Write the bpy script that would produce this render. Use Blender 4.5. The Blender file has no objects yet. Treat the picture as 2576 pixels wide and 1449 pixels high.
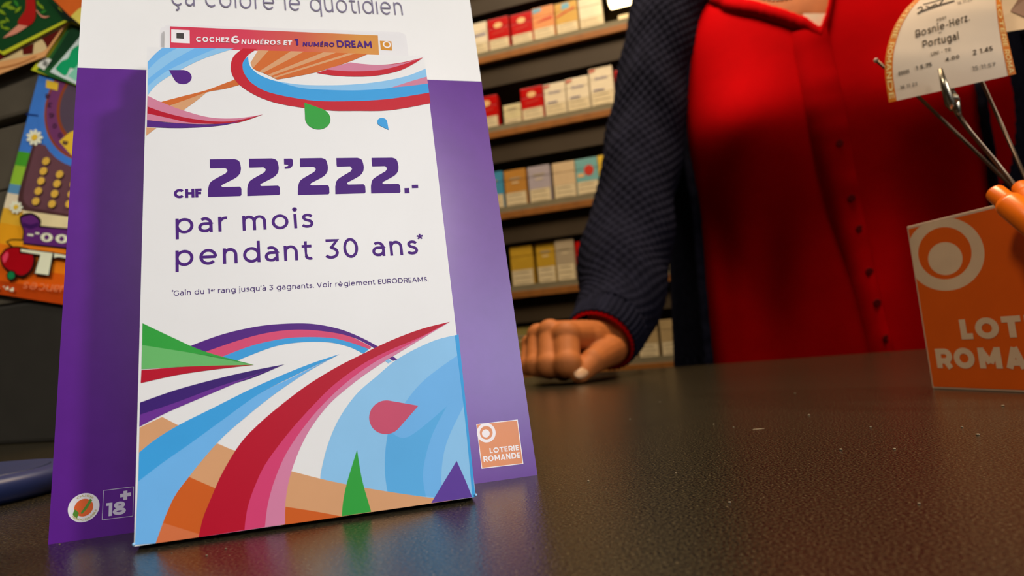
import bpy, bmesh, math, random
import numpy as np
from mathutils import Vector, Matrix
from mathutils.geometry import tessellate_polygon

random.seed(7)
SC = bpy.context.scene
COL = SC.collection
PI = math.pi

# ------------------------------------------------------------------ camera
# world: metres, counter top is z = 0, lens stands at (0, 0, HC) looking along +y
W, H, F, HC = 2576.0, 1449.0, 24.0 / 36.0 * 2576.0, 0.040
ROLL = math.atan(0.0854)
PITCH = math.atan(156 * math.cos(ROLL) / F)
FWD = Vector((0, math.cos(PITCH), math.sin(PITCH)))
_r, _u = Vector((1, 0, 0)), Vector((0, -math.sin(PITCH), math.cos(PITCH)))
RGT = math.cos(ROLL) * _r - math.sin(ROLL) * _u
UPV = math.sin(ROLL) * _r + math.cos(ROLL) * _u
CAMP = Vector((0, 0, HC))
cd = bpy.data.cameras.new('camera')
cam = bpy.data.objects.new('camera', cd)
COL.objects.link(cam)
cam.matrix_world = Matrix(((RGT.x, UPV.x, -FWD.x, 0), (RGT.y, UPV.y, -FWD.y, 0), (RGT.z, UPV.z, -FWD.z, HC), (0, 0, 0, 1)))
cd.sensor_width, cd.lens, cd.clip_start = 36.0, 24.0, 0.01
cd.dof.use_dof, cd.dof.focus_distance, cd.dof.aperture_fstop = True, 0.205, 17.0
SC.camera = cam

# ------------------------------------------------------------------ world, lights, exposure
vs = SC.view_settings
SC.display_settings.display_device = 'sRGB'
vs.view_transform, vs.look, vs.gamma, vs.exposure, vs.use_curve_mapping = 'Standard', 'None', 1.0, 0.0, False
wd = bpy.data.worlds.new('world')
SC.world = wd
wd.use_nodes = True
wd.node_tree.nodes['Background'].inputs[0].default_value = (1.0, 0.85, 0.7, 1)
wd.node_tree.nodes['Background'].inputs[1].default_value = 0.02

E1, E2, EZ = Vector((0.9456, -0.3254, 0)), Vector((0.3254, 0.9456, 0)), Vector((0, 0, 1))   # along the counter / across it


def shop(a, b, z=0.0):
    return E1 * a + E2 * b + EZ * z


def area(name, loc, target, sx, sy, power, col):
    l = bpy.data.lights.new(name, 'AREA')
    l.shape, l.size, l.size_y, l.energy, l.color = 'RECTANGLE', sx, sy, power, col
    o = bpy.data.objects.new(name, l)
    COL.objects.link(o)
    o.location = loc
    o.rotation_euler = (Vector(target) - Vector(loc)).to_track_quat('-Z', 'Y').to_euler()
    return o


def spot(name, loc, target, power, col, angle, blend=0.6, radius=0.04):
    l = bpy.data.lights.new(name, 'SPOT')
    l.energy, l.color, l.spot_size, l.spot_blend, l.shadow_soft_size = power, col, math.radians(angle), blend, radius
    o = bpy.data.objects.new(name, l)
    COL.objects.link(o)
    o.location = loc
    o.rotation_euler = (Vector(target) - Vector(loc)).to_track_quat('-Z', 'Y').to_euler()
    return o


spot('added_spot_display', (0.46, -1.15, 1.12), shop(-0.13, 0.15, 0.09), 45, (1.0, 0.96, 0.92), 24, 0.5, 0.12)  # added spot with no known fixture, kept narrow to light the display only
spot('added_spot_side', (1.60, -0.80, 1.12), shop(-0.13, 0.15, 0.09), 98, (1.0, 0.96, 0.92), 24, 0.5, 0.14)  # second added spot, unseen source, gives the box its shadow to the left
spot('added_spot_terminal', (-0.75, -0.45, 1.35), (-0.46, 0.42, 0.14), 55, (1.0, 0.93, 0.84), 34, 0.7, 0.12)  # added spot, no such fitting known, brightens terminal and scratch cards
spot('added_spot_sign', (-0.50, -0.25, 1.30), (0.24, 0.31, 0.06), 38, (1.0, 0.84, 0.66), 17, 0.8, 0.10)  # added spot, unseen, aimed to lift the orange sign block
area('added_fill_customer', shop(1.8, -0.3, 1.6), shop(0.2, 0.9, 0.2), 0.7, 0.7, 7.0, (1.0, 0.88, 0.74))  # added fill for the blouse front, stands for no known ceiling fitting
area('assumed_lamp_counter', shop(0.06, 0.80, 1.50), shop(0.13, 0.96, 0.2), 0.55, 0.40, 21, (1.0, 0.72, 0.45))  # assumed overhead light, judged by the bright blouse top, no fitting seen
area('assumed_lamp_shelves', shop(-0.42, 0.98, 1.55), shop(-0.22, 1.66, 0.25), 0.9, 0.3, 9.5, (1.0, 0.84, 0.64))  # assumed warm light, source unseen, set forward to reach the gaps between shelves
area('assumed_glare_light', (0.97, -1.27, 0.76), (0.0, 0.2, 0.06), 0.60, 0.46, 0.27, (0.72, 0.80, 1.0)).data.spread = math.radians(40)  # assumed from the glare on the purple panel, narrowed beam, no window built


# ------------------------------------------------------------------ helpers: pixels, materials, meshes
def ray(x, y):
    return (FWD * F + RGT * (x - W / 2) + UPV * (H / 2 - y)).normalized()


def at(x, y, Y):
    d = ray(x, y)
    return CAMP + d * (Y / d.y)


def on_z(x, y, z=0.0):
    d = ray(x, y)
    return CAMP + d * ((z - HC) / d.z)


def proj(P):
    v = Vector(P) - CAMP
    k = v.dot(FWD)
    return W / 2 + F * v.dot(RGT) / k, H / 2 - F * v.dot(UPV) / k


class Plane:
    """a flat face in the place: origin, right, up, outward normal"""

    def __init__(s, o, u, v):
        s.o, s.u, s.v = Vector(o), Vector(u).normalized(), Vector(v).normalized()
        s.n = s.u.cross(s.v).normalized()

    def P(s, u, v, w=0.0):
        return s.o + s.u * u + s.v * v + s.n * w

    def px(s, x, y):
        d = ray(x, y)
        q = CAMP + d * ((s.o - CAMP).dot(s.n) / d.dot(s.n)) - s.o
        return q.dot(s.u), q.dot(s.v)


def lin(c):
    c = c / 255.0
    return c / 12.92 if c <= 0.04045 else ((c + 0.055) / 1.055) ** 2.4


_M = {}


def mat(name, rgb, rough=0.5, spec=0.5, metal=0.0, coat=0.0, grain=0.06, gscale=60.0, bump=0.0, bscale=400.0, emit=0.0, sheen=0.0, trans=0.0, coat_rough=0.1):
    if name in _M:
        return _M[name]
    m = bpy.data.materials.new(name)
    m.use_nodes = True
    nt = m.node_tree
    b = nt.nodes['Principled BSDF']
    c = tuple(lin(x) for x in rgb)
    tc = nt.nodes.new('ShaderNodeTexCoord')
    nz = nt.nodes.new('ShaderNodeTexNoise')
    nz.inputs['Scale'].default_value = gscale
    nz.inputs['Detail'].default_value = 3
    nt.links.new(tc.outputs['Object'], nz.inputs['Vector'])
    rp = nt.nodes.new('ShaderNodeValToRGB')
    rp.color_ramp.elements[0].position, rp.color_ramp.elements[1].position = 0.3, 0.7
    rp.color_ramp.elements[0].color = tuple(x * (1 - grain) for x in c) + (1,)
    rp.color_ramp.elements[1].color = tuple(min(1, x * (1 + grain)) for x in c) + (1,)
    nt.links.new(nz.outputs['Fac'], rp.inputs['Fac'])
    nt.links.new(rp.outputs['Color'], b.inputs['Base Color'])
    b.inputs['Roughness'].default_value = rough
    b.inputs['Specular IOR Level'].default_value = spec
    b.inputs['Metallic'].default_value = metal
    b.inputs['Coat Weight'].default_value = coat
    b.inputs['Coat Roughness'].default_value = coat_rough
    if sheen:
        b.inputs['Sheen Weight'].default_value = sheen
    if trans:
        b.inputs['Transmission Weight'].default_value = trans
    if bump:
        n2 = nt.nodes.new('ShaderNodeTexNoise')
        n2.inputs['Scale'].default_value = bscale
        nt.links.new(tc.outputs['Object'], n2.inputs['Vector'])
        bp = nt.nodes.new('ShaderNodeBump')
        bp.inputs['Strength'].default_value = bump
        bp.inputs['Distance'].default_value = 0.001
        nt.links.new(n2.outputs['Fac'], bp.inputs['Height'])
        nt.links.new(bp.outputs['Normal'], b.inputs['Normal'])
    if emit:
        b.inputs['Emission Color'].default_value = c + (1,)
        b.inputs['Emission Strength'].default_value = emit
    _M[name] = m
    return m


class MB:
    """collects faces in world coordinates; build() links them as ONE mesh object"""

    def __init__(s):
        s.v, s.f, s.m = [], [], []

    def add(s, vs_, fs, mi=0):
        k = len(s.v)
        s.v += [Vector(p) for p in vs_]
        s.f += [tuple(i + k for i in f) for f in fs]
        s.m += [mi] * len(fs)
        return s

    def box(s, o, ax, ay, az, mi=0):
        o, ax, ay, az = Vector(o), Vector(ax), Vector(ay), Vector(az)
        p = [o, o + ax, o + ax + ay, o + ay]
        p += [q + az for q in p]
        return s.add(p, [(3, 2, 1, 0), (4, 5, 6, 7), (0, 1, 5, 4), (1, 2, 6, 5), (2, 3, 7, 6), (3, 0, 4, 7)], mi)

    def poly(s, pts, mi=0):
        pts = [Vector(p) for p in pts]
        t = tessellate_polygon([pts])
        return s.add(pts, [tuple(x) for x in t], mi)

    def prism(s, pts, off, mi=0, mi_side=None):
        pts = [Vector(p) for p in pts]
        off = Vector(off)
        n = len(pts)
        t = [tuple(x) for x in tessellate_polygon([pts])]
        s.add(pts, t, mi)
        s.add([p + off for p in pts], [tuple(reversed(x)) for x in t], mi)
        return s.add(pts + [p + off for p in pts], [(i, (i + 1) % n, (i + 1) % n + n, i + n) for i in range(n)], mi if mi_side is None else mi_side)

    def tube(s, path, rad, n=12, mi=0, cap=True):
        path = [Vector(p) for p in path]
        N = len(path)
        rad = [rad] * N if not isinstance(rad, (list, tuple)) else list(rad)
        vs_, fs = [], []
        ref = None
        for i, p in enumerate(path):
            t = (path[min(i + 1, N - 1)] - path[max(i - 1, 0)]).normalized()
            if ref is None:
                ref = Vector((0, 0, 1)) if abs(t.z) < 0.9 else Vector((1, 0, 0))
            a = (ref - t * ref.dot(t)).normalized()
            ref = a
            b = t.cross(a)
            for k in range(n):
                an = 2 * PI * k / n
                vs_.append(p + (a * math.cos(an) + b * math.sin(an)) * rad[i])
        for i in range(N - 1):
            for k in range(n):
                fs.append((i * n + k, i * n + (k + 1) % n, (i + 1) * n + (k + 1) % n, (i + 1) * n + k))
        if cap:
            fs.append(tuple(reversed(range(n))))
            fs.append(tuple((N - 1) * n + k for k in range(n)))
        return s.add(vs_, fs, mi)

    def lathe(s, o, axis, prof, n=32, mi=0):
        """prof: (distance along axis, radius)"""
        o, ax = Vector(o), Vector(axis).normalized()
        r = Vector((1, 0, 0)) if abs(ax.x) < 0.8 else Vector((0, 1, 0))
        a = (r - ax * r.dot(ax)).normalized()
        b = ax.cross(a)
        vs_, fs = [], []
        for (h, q) in prof:
            for k in range(n):
                an = 2 * PI * k / n
                vs_.append(o + ax * h + (a * math.cos(an) + b * math.sin(an)) * max(q, 1e-6))
        for i in range(len(prof) - 1):
            for k in range(n):
                fs.append((i * n + k, i * n + (k + 1) % n, (i + 1) * n + (k + 1) % n, (i + 1) * n + k))
        fs.append(tuple(reversed(range(n))))
        fs.append(tuple((len(prof) - 1) * n + k for k in range(n)))
        return s.add(vs_, fs, mi)

    def ball(s, c, rx, ry=None, rz=None, n=16, mi=0, ax=None):
        ry = ry or rx
        rz = rz or rx
        c = Vector(c)
        X, Y, Z = ax or (Vector((1, 0, 0)), Vector((0, 1, 0)), Vector((0, 0, 1)))
        vs_, fs = [], []
        m = n // 2 + 1
        for i in range(m + 1):
            th = PI * (i + 0.02) / (m + 0.04)
            for k in range(n):
                an = 2 * PI * k / n
                vs_.append(c + X * (rx * math.sin(th) * math.cos(an)) + Y * (ry * math.sin(th) * math.sin(an)) + Z * (rz * math.cos(th)))
        for i in range(m):
            for k in range(n):
                fs.append((i * n + k, (i + 1) * n + k, (i + 1) * n + (k + 1) % n, i * n + (k + 1) % n))
        fs.append(tuple(range(n)))
        fs.append(tuple(reversed([m * n + k for k in range(n)])))
        return s.add(vs_, fs, mi)

    def capsule(s, a, b, ra, rb, n=14, mi=0):
        a, b = Vector(a), Vector(b)
        d = b - a
        t = d.normalized()
        path, rad = [], []
        for k in range(5):
            an = PI / 2 * k / 5
            path.append(a - t * ra * math.cos(an))
            rad.append(max(ra * math.sin(an), 1e-5))
        path += [a, b]
        rad += [ra, rb]
        for k in range(4, -1, -1):
            an = PI / 2 * k / 5
            path.append(b + t * rb * math.cos(an))
            rad.append(max(rb * math.sin(an), 1e-5))
        return s.tube(path, rad, n, mi)

    def grid(s, rows, closed=False, mi=0):
        n = len(rows[0])
        fs = []
        for i in range(len(rows) - 1):
            for k in range(n if closed else n - 1):
                fs.append((i * n + k, i * n + (k + 1) % n, (i + 1) * n + (k + 1) % n, (i + 1) * n + k))
        return s.add([p for r in rows for p in r], fs, mi)

    def build(s, name, mats, parent=None, smooth=False, bevel=0.0, fix=True):
        inv = WM[parent.name].inverted() if parent is not None else Matrix.Identity(4)
        me = bpy.data.meshes.new(name)
        me.from_pydata([inv @ p for p in s.v], [], s.f)
        if not isinstance(mats, (list, tuple)):
            mats = [mats]
        for m in mats:
            me.materials.append(m)
        me.polygons.foreach_set('material_index', s.m)
        bm = bmesh.new()
        bm.from_mesh(me)
        if bevel:
            bmesh.ops.remove_doubles(bm, verts=bm.verts, dist=1e-6)
            bmesh.ops.recalc_face_normals(bm, faces=bm.faces)
            bmesh.ops.bevel(bm, geom=list(bm.edges), offset=bevel, segments=2, affect='EDGES', profile=0.6, clamp_overlap=True)
        if fix:
            bmesh.ops.recalc_face_normals(bm, faces=bm.faces)
        bm.to_mesh(me)
        bm.free()
        if smooth:
            me.polygons.foreach_set('use_smooth', [True] * len(me.polygons))
        o = bpy.data.objects.new(name, me)
        COL.objects.link(o)
        if parent is not None:
            o.parent = parent
            WM[o.name] = WM[parent.name]
        else:
            WM[o.name] = Matrix.Identity(4)
        return o


WM = {}


def tag(o, label=None, cat=None, group=None, kind=None):
    for k, v in (('label', label), ('category', cat), ('group', group), ('kind', kind)):
        if v:
            o[k] = v
    return o


def thing(name, label, cat, loc, group=None, mw=None):
    o = bpy.data.objects.new(name, None)
    COL.objects.link(o)
    o.empty_display_size = 0.02
    m = mw if mw is not None else Matrix.Translation(Vector(loc))
    o.matrix_world = m
    WM[o.name] = m.copy()
    return tag(o, label, cat, group)


def struct(o):
    o['kind'] = 'structure'
    return o


def cat_spline(pts, n=7):
    if len(pts) < 3:
        return list(pts)
    P = [pts[0]] + list(pts) + [pts[-1]]
    out = []
    for i in range(1, len(P) - 2):
        p0, p1, p2, p3 = P[i - 1], P[i], P[i + 1], P[i + 2]
        for k in range(n):
            t = k / n
            out.append(tuple(0.5 * (2 * b + (c - a) * t + (2 * a - 5 * b + 4 * c - d) * t * t + (3 * b - a - 3 * c + d) * t ** 3) for a, b, c, d in zip(p0, p1, p2, p3)))
    out.append(tuple(pts[-1]))
    return out


def outline(*segs):
    out = []
    for sg in segs:
        for p in cat_spline(sg):
            if not out or math.dist(out[-1], p) > 1e-7:
                out.append(p)
    if math.dist(out[0], out[-1]) < 1e-7:
        out.pop()
    return out


class Print:
    """flat print on a plane: fills and lettering a hair above it, every fill a little higher than the one before"""

    def __init__(s, plane, conv=lambda x, y: (x, y), w0=0.00002, dw=0.000003):
        s.pl, s.conv, s.w, s.dw = plane, conv, w0, dw
        s.mb, s.mats, s.idx = MB(), [], {}

    def slot(s, m):
        if m.name not in s.idx:
            s.idx[m.name] = len(s.mats)
            s.mats.append(m)
        return s.idx[m.name]

    def loc(s, p):
        return s.pl.px(*s.conv(*p))

    def fill(s, m, *segs):
        pts = [s.loc(p) for p in outline(*segs)]
        s.fill_uv(m, pts)

    def fill_uv(s, m, pts):
        s.w += s.dw
        s.mb.poly([s.pl.P(u, v, s.w) for u, v in pts], s.slot(m))

    def disc(s, m, c, r, r_in=0.0, n=40, sy=1.0):
        """circle on the surface: centre in picture points, radii in metres"""
        cu, cv = s.loc(c)
        s.w += s.dw
        ring = [(math.cos(2 * PI * k / n), math.sin(2 * PI * k / n)) for k in range(n)]
        if r_in:
            a = [s.pl.P(cu + x * r, cv + y * r * sy, s.w) for x, y in ring]
            b = [s.pl.P(cu + x * r_in, cv + y * r_in * sy, s.w) for x, y in ring]
            s.mb.add(a + b, [(i, (i + 1) % n, (i + 1) % n + n, i + n) for i in range(n)], s.slot(m))
        else:
            s.mb.add([s.pl.P(cu + x * r, cv + y * r * sy, s.w) for x, y in ring], [tuple(range(n))], s.slot(m))

    def disc_px(s, m, c, r, n=40):
        """round print given by its centre and radius in picture points"""
        a = s.size(c, (c[0] + r, c[1]))
        s.disc(m, c, a, n=n, sy=s.size(c, (c[0], c[1] + r)) / a)

    def size(s, a, b):
        return math.dist(s.loc(a), s.loc(b))

    def drop(s, m, tip, c, edge):
        t, o, r = Vector(s.loc(tip)), Vector(s.loc(c)), s.size(c, edge)
        d = t - o
        L = d.length
        base = math.atan2(d.y, d.x)
        a = math.acos(min(0.999, r / L)) * 0.93
        pts = [tuple(t)]
        for k in range(41):
            an = base + a + (2 * PI - 2 * a) * k / 40
            pts.append((o.x + r * math.cos(an), o.y + r * math.sin(an)))
        s.fill_uv(m, pts)

    def text(s, m, string, p0, p1, ptop, weight=0.09, top=0.53, slant=0.0, gap=0.0):
        """lettering from p0 to p1 along the base line, ptop = a point at height 'top' above p0"""
        a, b, t = Vector(s.loc(p0)), Vector(s.loc(p1)), Vector(s.loc(ptop))
        e = (b - a).normalized()
        up = Vector((-e.y, e.x))
        hh = (t - a).dot(up)
        s.w += s.dw
        k = s.slot(m)
        lay_text(s.mb, string, lambda x, y: s.pl.P(*(a + e * (x * (b - a).length) + up * (y * hh / top)), s.w), weight, k, slant, gap, aspect=hh / top / (b - a).length)

    def build(s, name, parent):
        return s.mb.build(name, s.mats, parent, fix=False)


# ------------------------------------------------------------------ stroke lettering
def arc(cx, cy, rx, ry, a0, a1, n=16):
    return [(cx + rx * math.cos(math.radians(a0 + (a1 - a0) * k / n)), cy + ry * math.sin(math.radians(a0 + (a1 - a0) * k / n))) for k in range(n + 1)]


def glyph(c, w):
    """centre lines of a letter in em units (cap height 0.7, x height 0.53); returns strokes, advance"""
    h = w / 2
    X, CH, AS, DS = 0.53, 0.70, 0.745, -0.20
    b = 0.06 + h
    R = 0.27 - h
    yc = X / 2
    if c == ' ':
        return [], 0.28
    if c in 'oóö':
        return [arc(b + R, yc, R, yc - h + 0.008, 0, 360, 28)], 2 * (b + R)
    if c in 'cç':
        st = [arc(b + R, yc, R, yc - h + 0.008, 48, 312, 22)]
        if c == 'ç':
            st.append([(b + R, 0), (b + R + 0.02, -0.06), (b + R + 0.05, -0.11), (b + R, -0.17), (b + R - 0.08, -0.17)])
        return st, 2 * b + 1.75 * R
    if c in 'eéè':
        st = [arc(b + R, yc, R, yc - h + 0.008, 0, 318, 24), [(b, yc), (b + 2 * R, yc)]]
        if c == 'é':
            st.append([(b + R - 0.04, 0.62), (b + R + 0.08, 0.76)])
        if c == 'è':
            st.append([(b + R + 0.04, 0.62), (b + R - 0.08, 0.76)])
        return st, 2 * (b + R)
    if c in 'aà':
        b -= 0.035
        x1 = b + 0.37 - h * 0.6
        bw = x1 - b
        st = [[(x1, 0), (x1, 0.30)] + arc(x1 - bw * 0.52, 0.30, bw * 0.52, X - h - 0.30 + 0.008, 0, 128, 12), [(x1, 0.31)] + arc(b + bw * 0.42, 0.31 / 2 + h / 2, bw * 0.42, 0.31 / 2 - h / 2, 90, 270, 12) + [(b + bw * 0.62, h), (x1, 0.14)]]
        if c == 'à':
            st.append([(b + 0.2, 0.62), (b + 0.08, 0.76)])
        return st, x1 + b + 0.035
    if c in 'bdpqg':
        st = [arc(b + R, yc, R, yc - h + 0.008, 0, 360, 28)]
        xs = b if c in 'bp' else b + 2 * R
        y0, y1 = (0, AS) if c in 'bd' else (DS, X)
        if c == 'g':
            st.append([(xs, X), (xs, 0.0)] + arc(xs - R * 0.95, 0.0, R * 0.95, -DS - h + 0.02, 0, -140, 12))
        else:
            st.append([(xs, y0), (xs, y1)])
        return st, 2 * (b + R)
    if c in 'nh':
        x1 = b + 0.39 - h * 0.8
        rx = (x1 - b) / 2
        return [[(b, 0), (b, X if c == 'n' else AS)], [(b, 0.28)] + arc(b + rx, 0.30, rx, X - h - 0.30 + 0.008, 180, 0, 14) + [(x1, 0)]], x1 + b
    if c == 'm':
        g = 0.36 - h * 0.7
        rx = g / 2
        st = [[(b, 0), (b, X)]]
        for k in (0, 1):
            x0 = b + g * k
            st.append([(x0, 0.28)] + arc(x0 + rx, 0.31, rx, X - h - 0.31 + 0.008, 180, 0, 14) + [(x0 + g, 0)])
        return st, b + 2 * g + b
    if c in 'uü':
        x1 = b + 0.39 - h * 0.8
        rx = (x1 - b) / 2
        return [[(b, X)] + arc(b + rx, 0.23, rx, 0.23 - h + 0.008, 180, 360, 14), [(x1, X), (x1, 0)]], x1 + b
    if c == 'r':
        return [[(b, 0), (b, X)], [(b, 0.27)] + arc(b + 0.19, 0.30, 0.19, X - h - 0.30 + 0.008, 180, 78, 10)], b + 0.25
    if c == 't':
        return [[(0.15, 0.66), (0.15, 0.16)] + arc(0.15 + 0.13, 0.16, 0.13, 0.16 - h + 0.006, 180, 300, 9), [(0.02, X - h), (0.34, X - h)]], 0.37
    if c == 'f':
        return [[(0.15, 0), (0.15, 0.60)] + arc(0.28, 0.60, 0.13, 0.15 - h, 180, 75, 9), [(0.02, X - h), (0.33, X - h)]], 0.34
    if c in 'il':
        st = [[(b, 0), (b, X if c == 'i' else AS)]]
        if c == 'i':
            st.append(arc(b, 0.70, w * 0.32, w * 0.32, 0, 360, 10))
        return st, 2 * b
    if c == 'j':
        return [[(b, X), (b, -0.05)] + arc(b - 0.1, -0.05, 0.1, 0.15 - h, 0, -80, 7), arc(b, 0.70, w * 0.32, w * 0.32, 0, 360, 10)], 2 * b
    if c in 'sS':
        k = 1.0 if c == 's' else CH / X
        kx = 1.0 if c == 's' else 1.2
        P = [(0.36, 0.425), (0.30, 0.475), (0.21, 0.492), (0.115, 0.455), (0.095, 0.385), (0.145, 0.315), (0.225, 0.280), (0.320, 0.235), (0.355, 0.150), (0.310, 0.065), (0.20, 0.035), (0.105, 0.055), (0.05, 0.10)]
        mid = yc
        P = [(x * kx + 0.02, mid * k + (y - mid) * k * (X - 2 * h) / 0.46 * 0.99) for x, y in P]
        return [cat_spline(P, 4)], 0.43 * kx
    if c == 'v':
        return [[(0.04, X), (0.25, 0)], [(0.25, 0), (0.46, X)]], 0.5
    if c == 'z':
        return [[(0.06, X - h), (0.40, X - h)], [(0.40, X - h), (0.06, h)], [(0.05, h), (0.42, h)]], 0.46
    RC = 0.355 - h
    yC = CH / 2
    if c in 'OÓ':
        return [arc(b + RC, yC, RC, yC - h + 0.01, 0, 360, 32)], 2 * (b + RC)
    if c in 'CG':
        st = [arc(b + RC, yC, RC, yC - h + 0.01, 42, 318, 24)]
        if c == 'G':
            st.append([(b + 1.74 * RC, 0.10), (b + 1.74 * RC, 0.36)])
        return st, 2 * b + 1.78 * RC
    if c == 'D':
        return [[(b, h), (b + 0.22, h)] + arc(b + 0.24, yC, 0.30 - h * 0.4, yC - h, -90, 90, 16) + [(b, CH - h)], [(b, 0), (b, CH)]], b + 0.54 + b - h * 0.8
    if c in 'HIUNMÉEFLTVAZRPB':
        x1 = b + 0.50 - w * 0.6
        if c == 'H':
            return [[(b, 0), (b, CH)], [(x1, 0), (x1, CH)], [(b, yC), (x1, yC)]], x1 + b
        if c == 'I':
            return [[(b, 0), (b, CH)]], 2 * b
        if c == 'U':
            rx = (x1 - b) / 2
            return [[(b, CH)] + arc(b + rx, 0.28, rx, 0.28 - h + 0.01, 180, 360, 16) + [(x1, CH)]], x1 + b
        if c == 'N':
            return [[(b, 0), (b, CH)], [(x1, 0), (x1, CH)], [(b, CH - h * 0.6), (x1, h * 0.6)]], x1 + b
        if c == 'M':
            x1 += 0.14
            xm = (b + x1) / 2
            return [[(b, 0), (b, CH)], [(x1, 0), (x1, CH)], [(b, CH - h * 0.6), (xm, 0.18)], [(x1, CH - h * 0.6), (xm, 0.18)]], x1 + b
        if c in 'EÉF':
            xe = b + 0.40 - h
            st = [[(b, 0), (b, CH)], [(b, CH - h), (xe, CH - h)], [(b, yC), (xe - 0.03, yC)]]
            if c != 'F':
                st.append([(b, h), (xe, h)])
            if c == 'É':
                st.append([(b + 0.12, 0.77), (b + 0.26, 0.88)])
            return st, xe + 0.05
        if c == 'L':
            return [[(b, 0), (b, CH)], [(b, h), (b + 0.38 - h, h)]], b + 0.40 - h
        if c == 'T':
            return [[(0.02 + 0.27, 0), (0.02 + 0.27, CH)], [(0.02, CH - h), (0.56, CH - h)]], 0.58
        if c == 'V':
            return [[(0.03 + h, CH), (0.34, 0)], [(0.34, 0), (0.65 - h, CH)]], 0.68
        if c == 'A':
            return [[(0.03 + h, 0), (0.35, CH - h * 0.2)], [(0.35, CH - h * 0.2), (0.67 - h, 0)], [(0.17, 0.19), (0.53, 0.19)]], 0.70
        if c == 'Z':
            return [[(0.06, CH - h), (0.54, CH - h)], [(0.53 - h, CH - h), (0.07 + h, h)], [(0.06, h), (0.55, h)]], 0.6
        rr = 0.21 - h * 0.4
        st = [[(b, 0), (b, CH)], [(b, CH - h), (b + 0.22, CH - h)] + arc(b + 0.23, CH - h - rr + 0.0, rr, rr, 90, -90, 14) + [(b, CH - h - 2 * rr)]]
        if c == 'R':
            st.append([(b + 0.24, CH - h - 2 * rr), (b + 0.45 - h * 0.5, 0)])
        if c == 'B':
            st.append([(b, h), (b + 0.24, h)] + arc(b + 0.25, (CH - 2 * rr) / 2, rr, (CH - 2 * rr) / 2 - h, -90, 90, 14) + [(b, CH - h - 2 * rr)])
        return st, b + 0.45 + 0.03
    if c == '0':
        return [arc(b + 0.25 - h, yC, 0.25 - h, yC - h + 0.01, 0, 360, 28)], 2 * b + 0.5 - w
    if c == '1':
        return [[(0.22, 0), (0.22, CH)], [(0.03, CH - h), (0.22, CH - h)]], 0.34
    if c == '2':
        return [cat_spline([(0.05, 0.56), (0.12, 0.64), (0.24, 0.665), (0.37, 0.61), (0.40, 0.50), (0.34, 0.37), (0.08, h + 0.02)], 5), [(0.06, h), (0.47, h)]], 0.52
    if c == '3':
        return [[(0.06, CH - h), (0.44, CH - h), (0.24, 0.40)] + arc(0.22, 0.21, 0.22 - h * 0.3, 0.21 - h + 0.008, 80, -145, 16)], 0.52
    if c == '4':
        return [[(0.36, 0), (0.36, CH)], [(0.36, CH), (0.05, 0.20)], [(0.03, 0.18), (0.50, 0.18)]], 0.54
    if c == '5':
        return [[(0.42, CH - h), (0.11, CH - h), (0.09, 0.38), (0.2, 0.41)] + arc(0.22, 0.21, 0.21, 0.20 - h, 85, -145, 14)], 0.52
    if c == '6':
        return [arc(0.28, 0.22, 0.21, 0.22 - h + 0.005, 0, 360, 22), cat_spline([(0.45, 0.64), (0.30, 0.665), (0.14, 0.55), (0.075, 0.36), (0.075, 0.22)], 5)], 0.54
    if c == '7':
        return [[(0.05, CH - h), (0.45, CH - h), (0.18, 0)]], 0.48
    if c == '8':
        return [arc(0.27, 0.52, 0.17, 0.18 - h, 0, 360, 20), arc(0.27, 0.19, 0.21, 0.19 - h + 0.005, 0, 360, 22)], 0.54
    if c == '9':
        return [arc(0.26, 0.48, 0.21, 0.22 - h, 0, 360, 22), cat_spline([(0.09, 0.06), (0.24, 0.035), (0.40, 0.15), (0.465, 0.34), (0.465, 0.48)], 5)], 0.54
    if c == '.':
        return [[(0.10 - h * 1.1, h * 1.1), (0.10 + h * 1.1, h * 1.1)]], 0.2
    if c == ':':
        return [[(0.10 - h * 1.1, h * 1.1), (0.10 + h * 1.1, h * 1.1)], [(0.10 - h * 1.1, 0.42), (0.10 + h * 1.1, 0.42)]], 0.2
    if c == '-':
        return [[(0.05, 0.27), (0.30, 0.27)]], 0.35
    if c == '+':
        return [[(0.05, 0.35), (0.55, 0.35)], [(0.30, 0.10), (0.30, 0.60)]], 0.6
    if c == "'":
        return [[(0.10, 0.70), (0.09, 0.50)]], 0.2
    if c == '*':
        return [[(0.17, 0.62), (0.17 + 0.13 * math.cos(a), 0.62 + 0.13 * math.sin(a))] for a in (PI / 2, PI / 2 + 1.257, PI / 2 + 2.513, PI / 2 - 1.257, PI / 2 - 2.513)], 0.34
    return [], 0.3


def stroke(pts, w, closed=False):
    """a polyline widened to quads with mitred joints"""
    n = len(pts)
    closed = closed or (n > 4 and math.dist(pts[0], pts[-1]) < 1e-4)
    L, Rr = [], []
    for i, p in enumerate(pts):
        a = pts[i - 1] if i > 0 else (pts[n - 2] if closed else None)
        b = pts[i + 1] if i < n - 1 else (pts[1] if closed else None)
        ds = []
        for q0, q1 in ((a, p), (p, b)):
            if q0 is not None and q1 is not None:
                dx, dy = q1[0] - q0[0], q1[1] - q0[1]
                k = math.hypot(dx, dy) or 1
                ds.append((dx / k, dy / k))
        nx, ny = -sum(d[1] for d in ds), sum(d[0] for d in ds)
        k = math.hypot(nx, ny) or 1
        nx, ny = nx / k, ny / k
        c = abs(nx * -ds[0][1] + ny * ds[0][0])
        s = w / 2 / max(c, 0.55)
        L.append((p[0] + nx * s, p[1] + ny * s))
        Rr.append((p[0] - nx * s, p[1] - ny * s))
    return L, Rr


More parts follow.
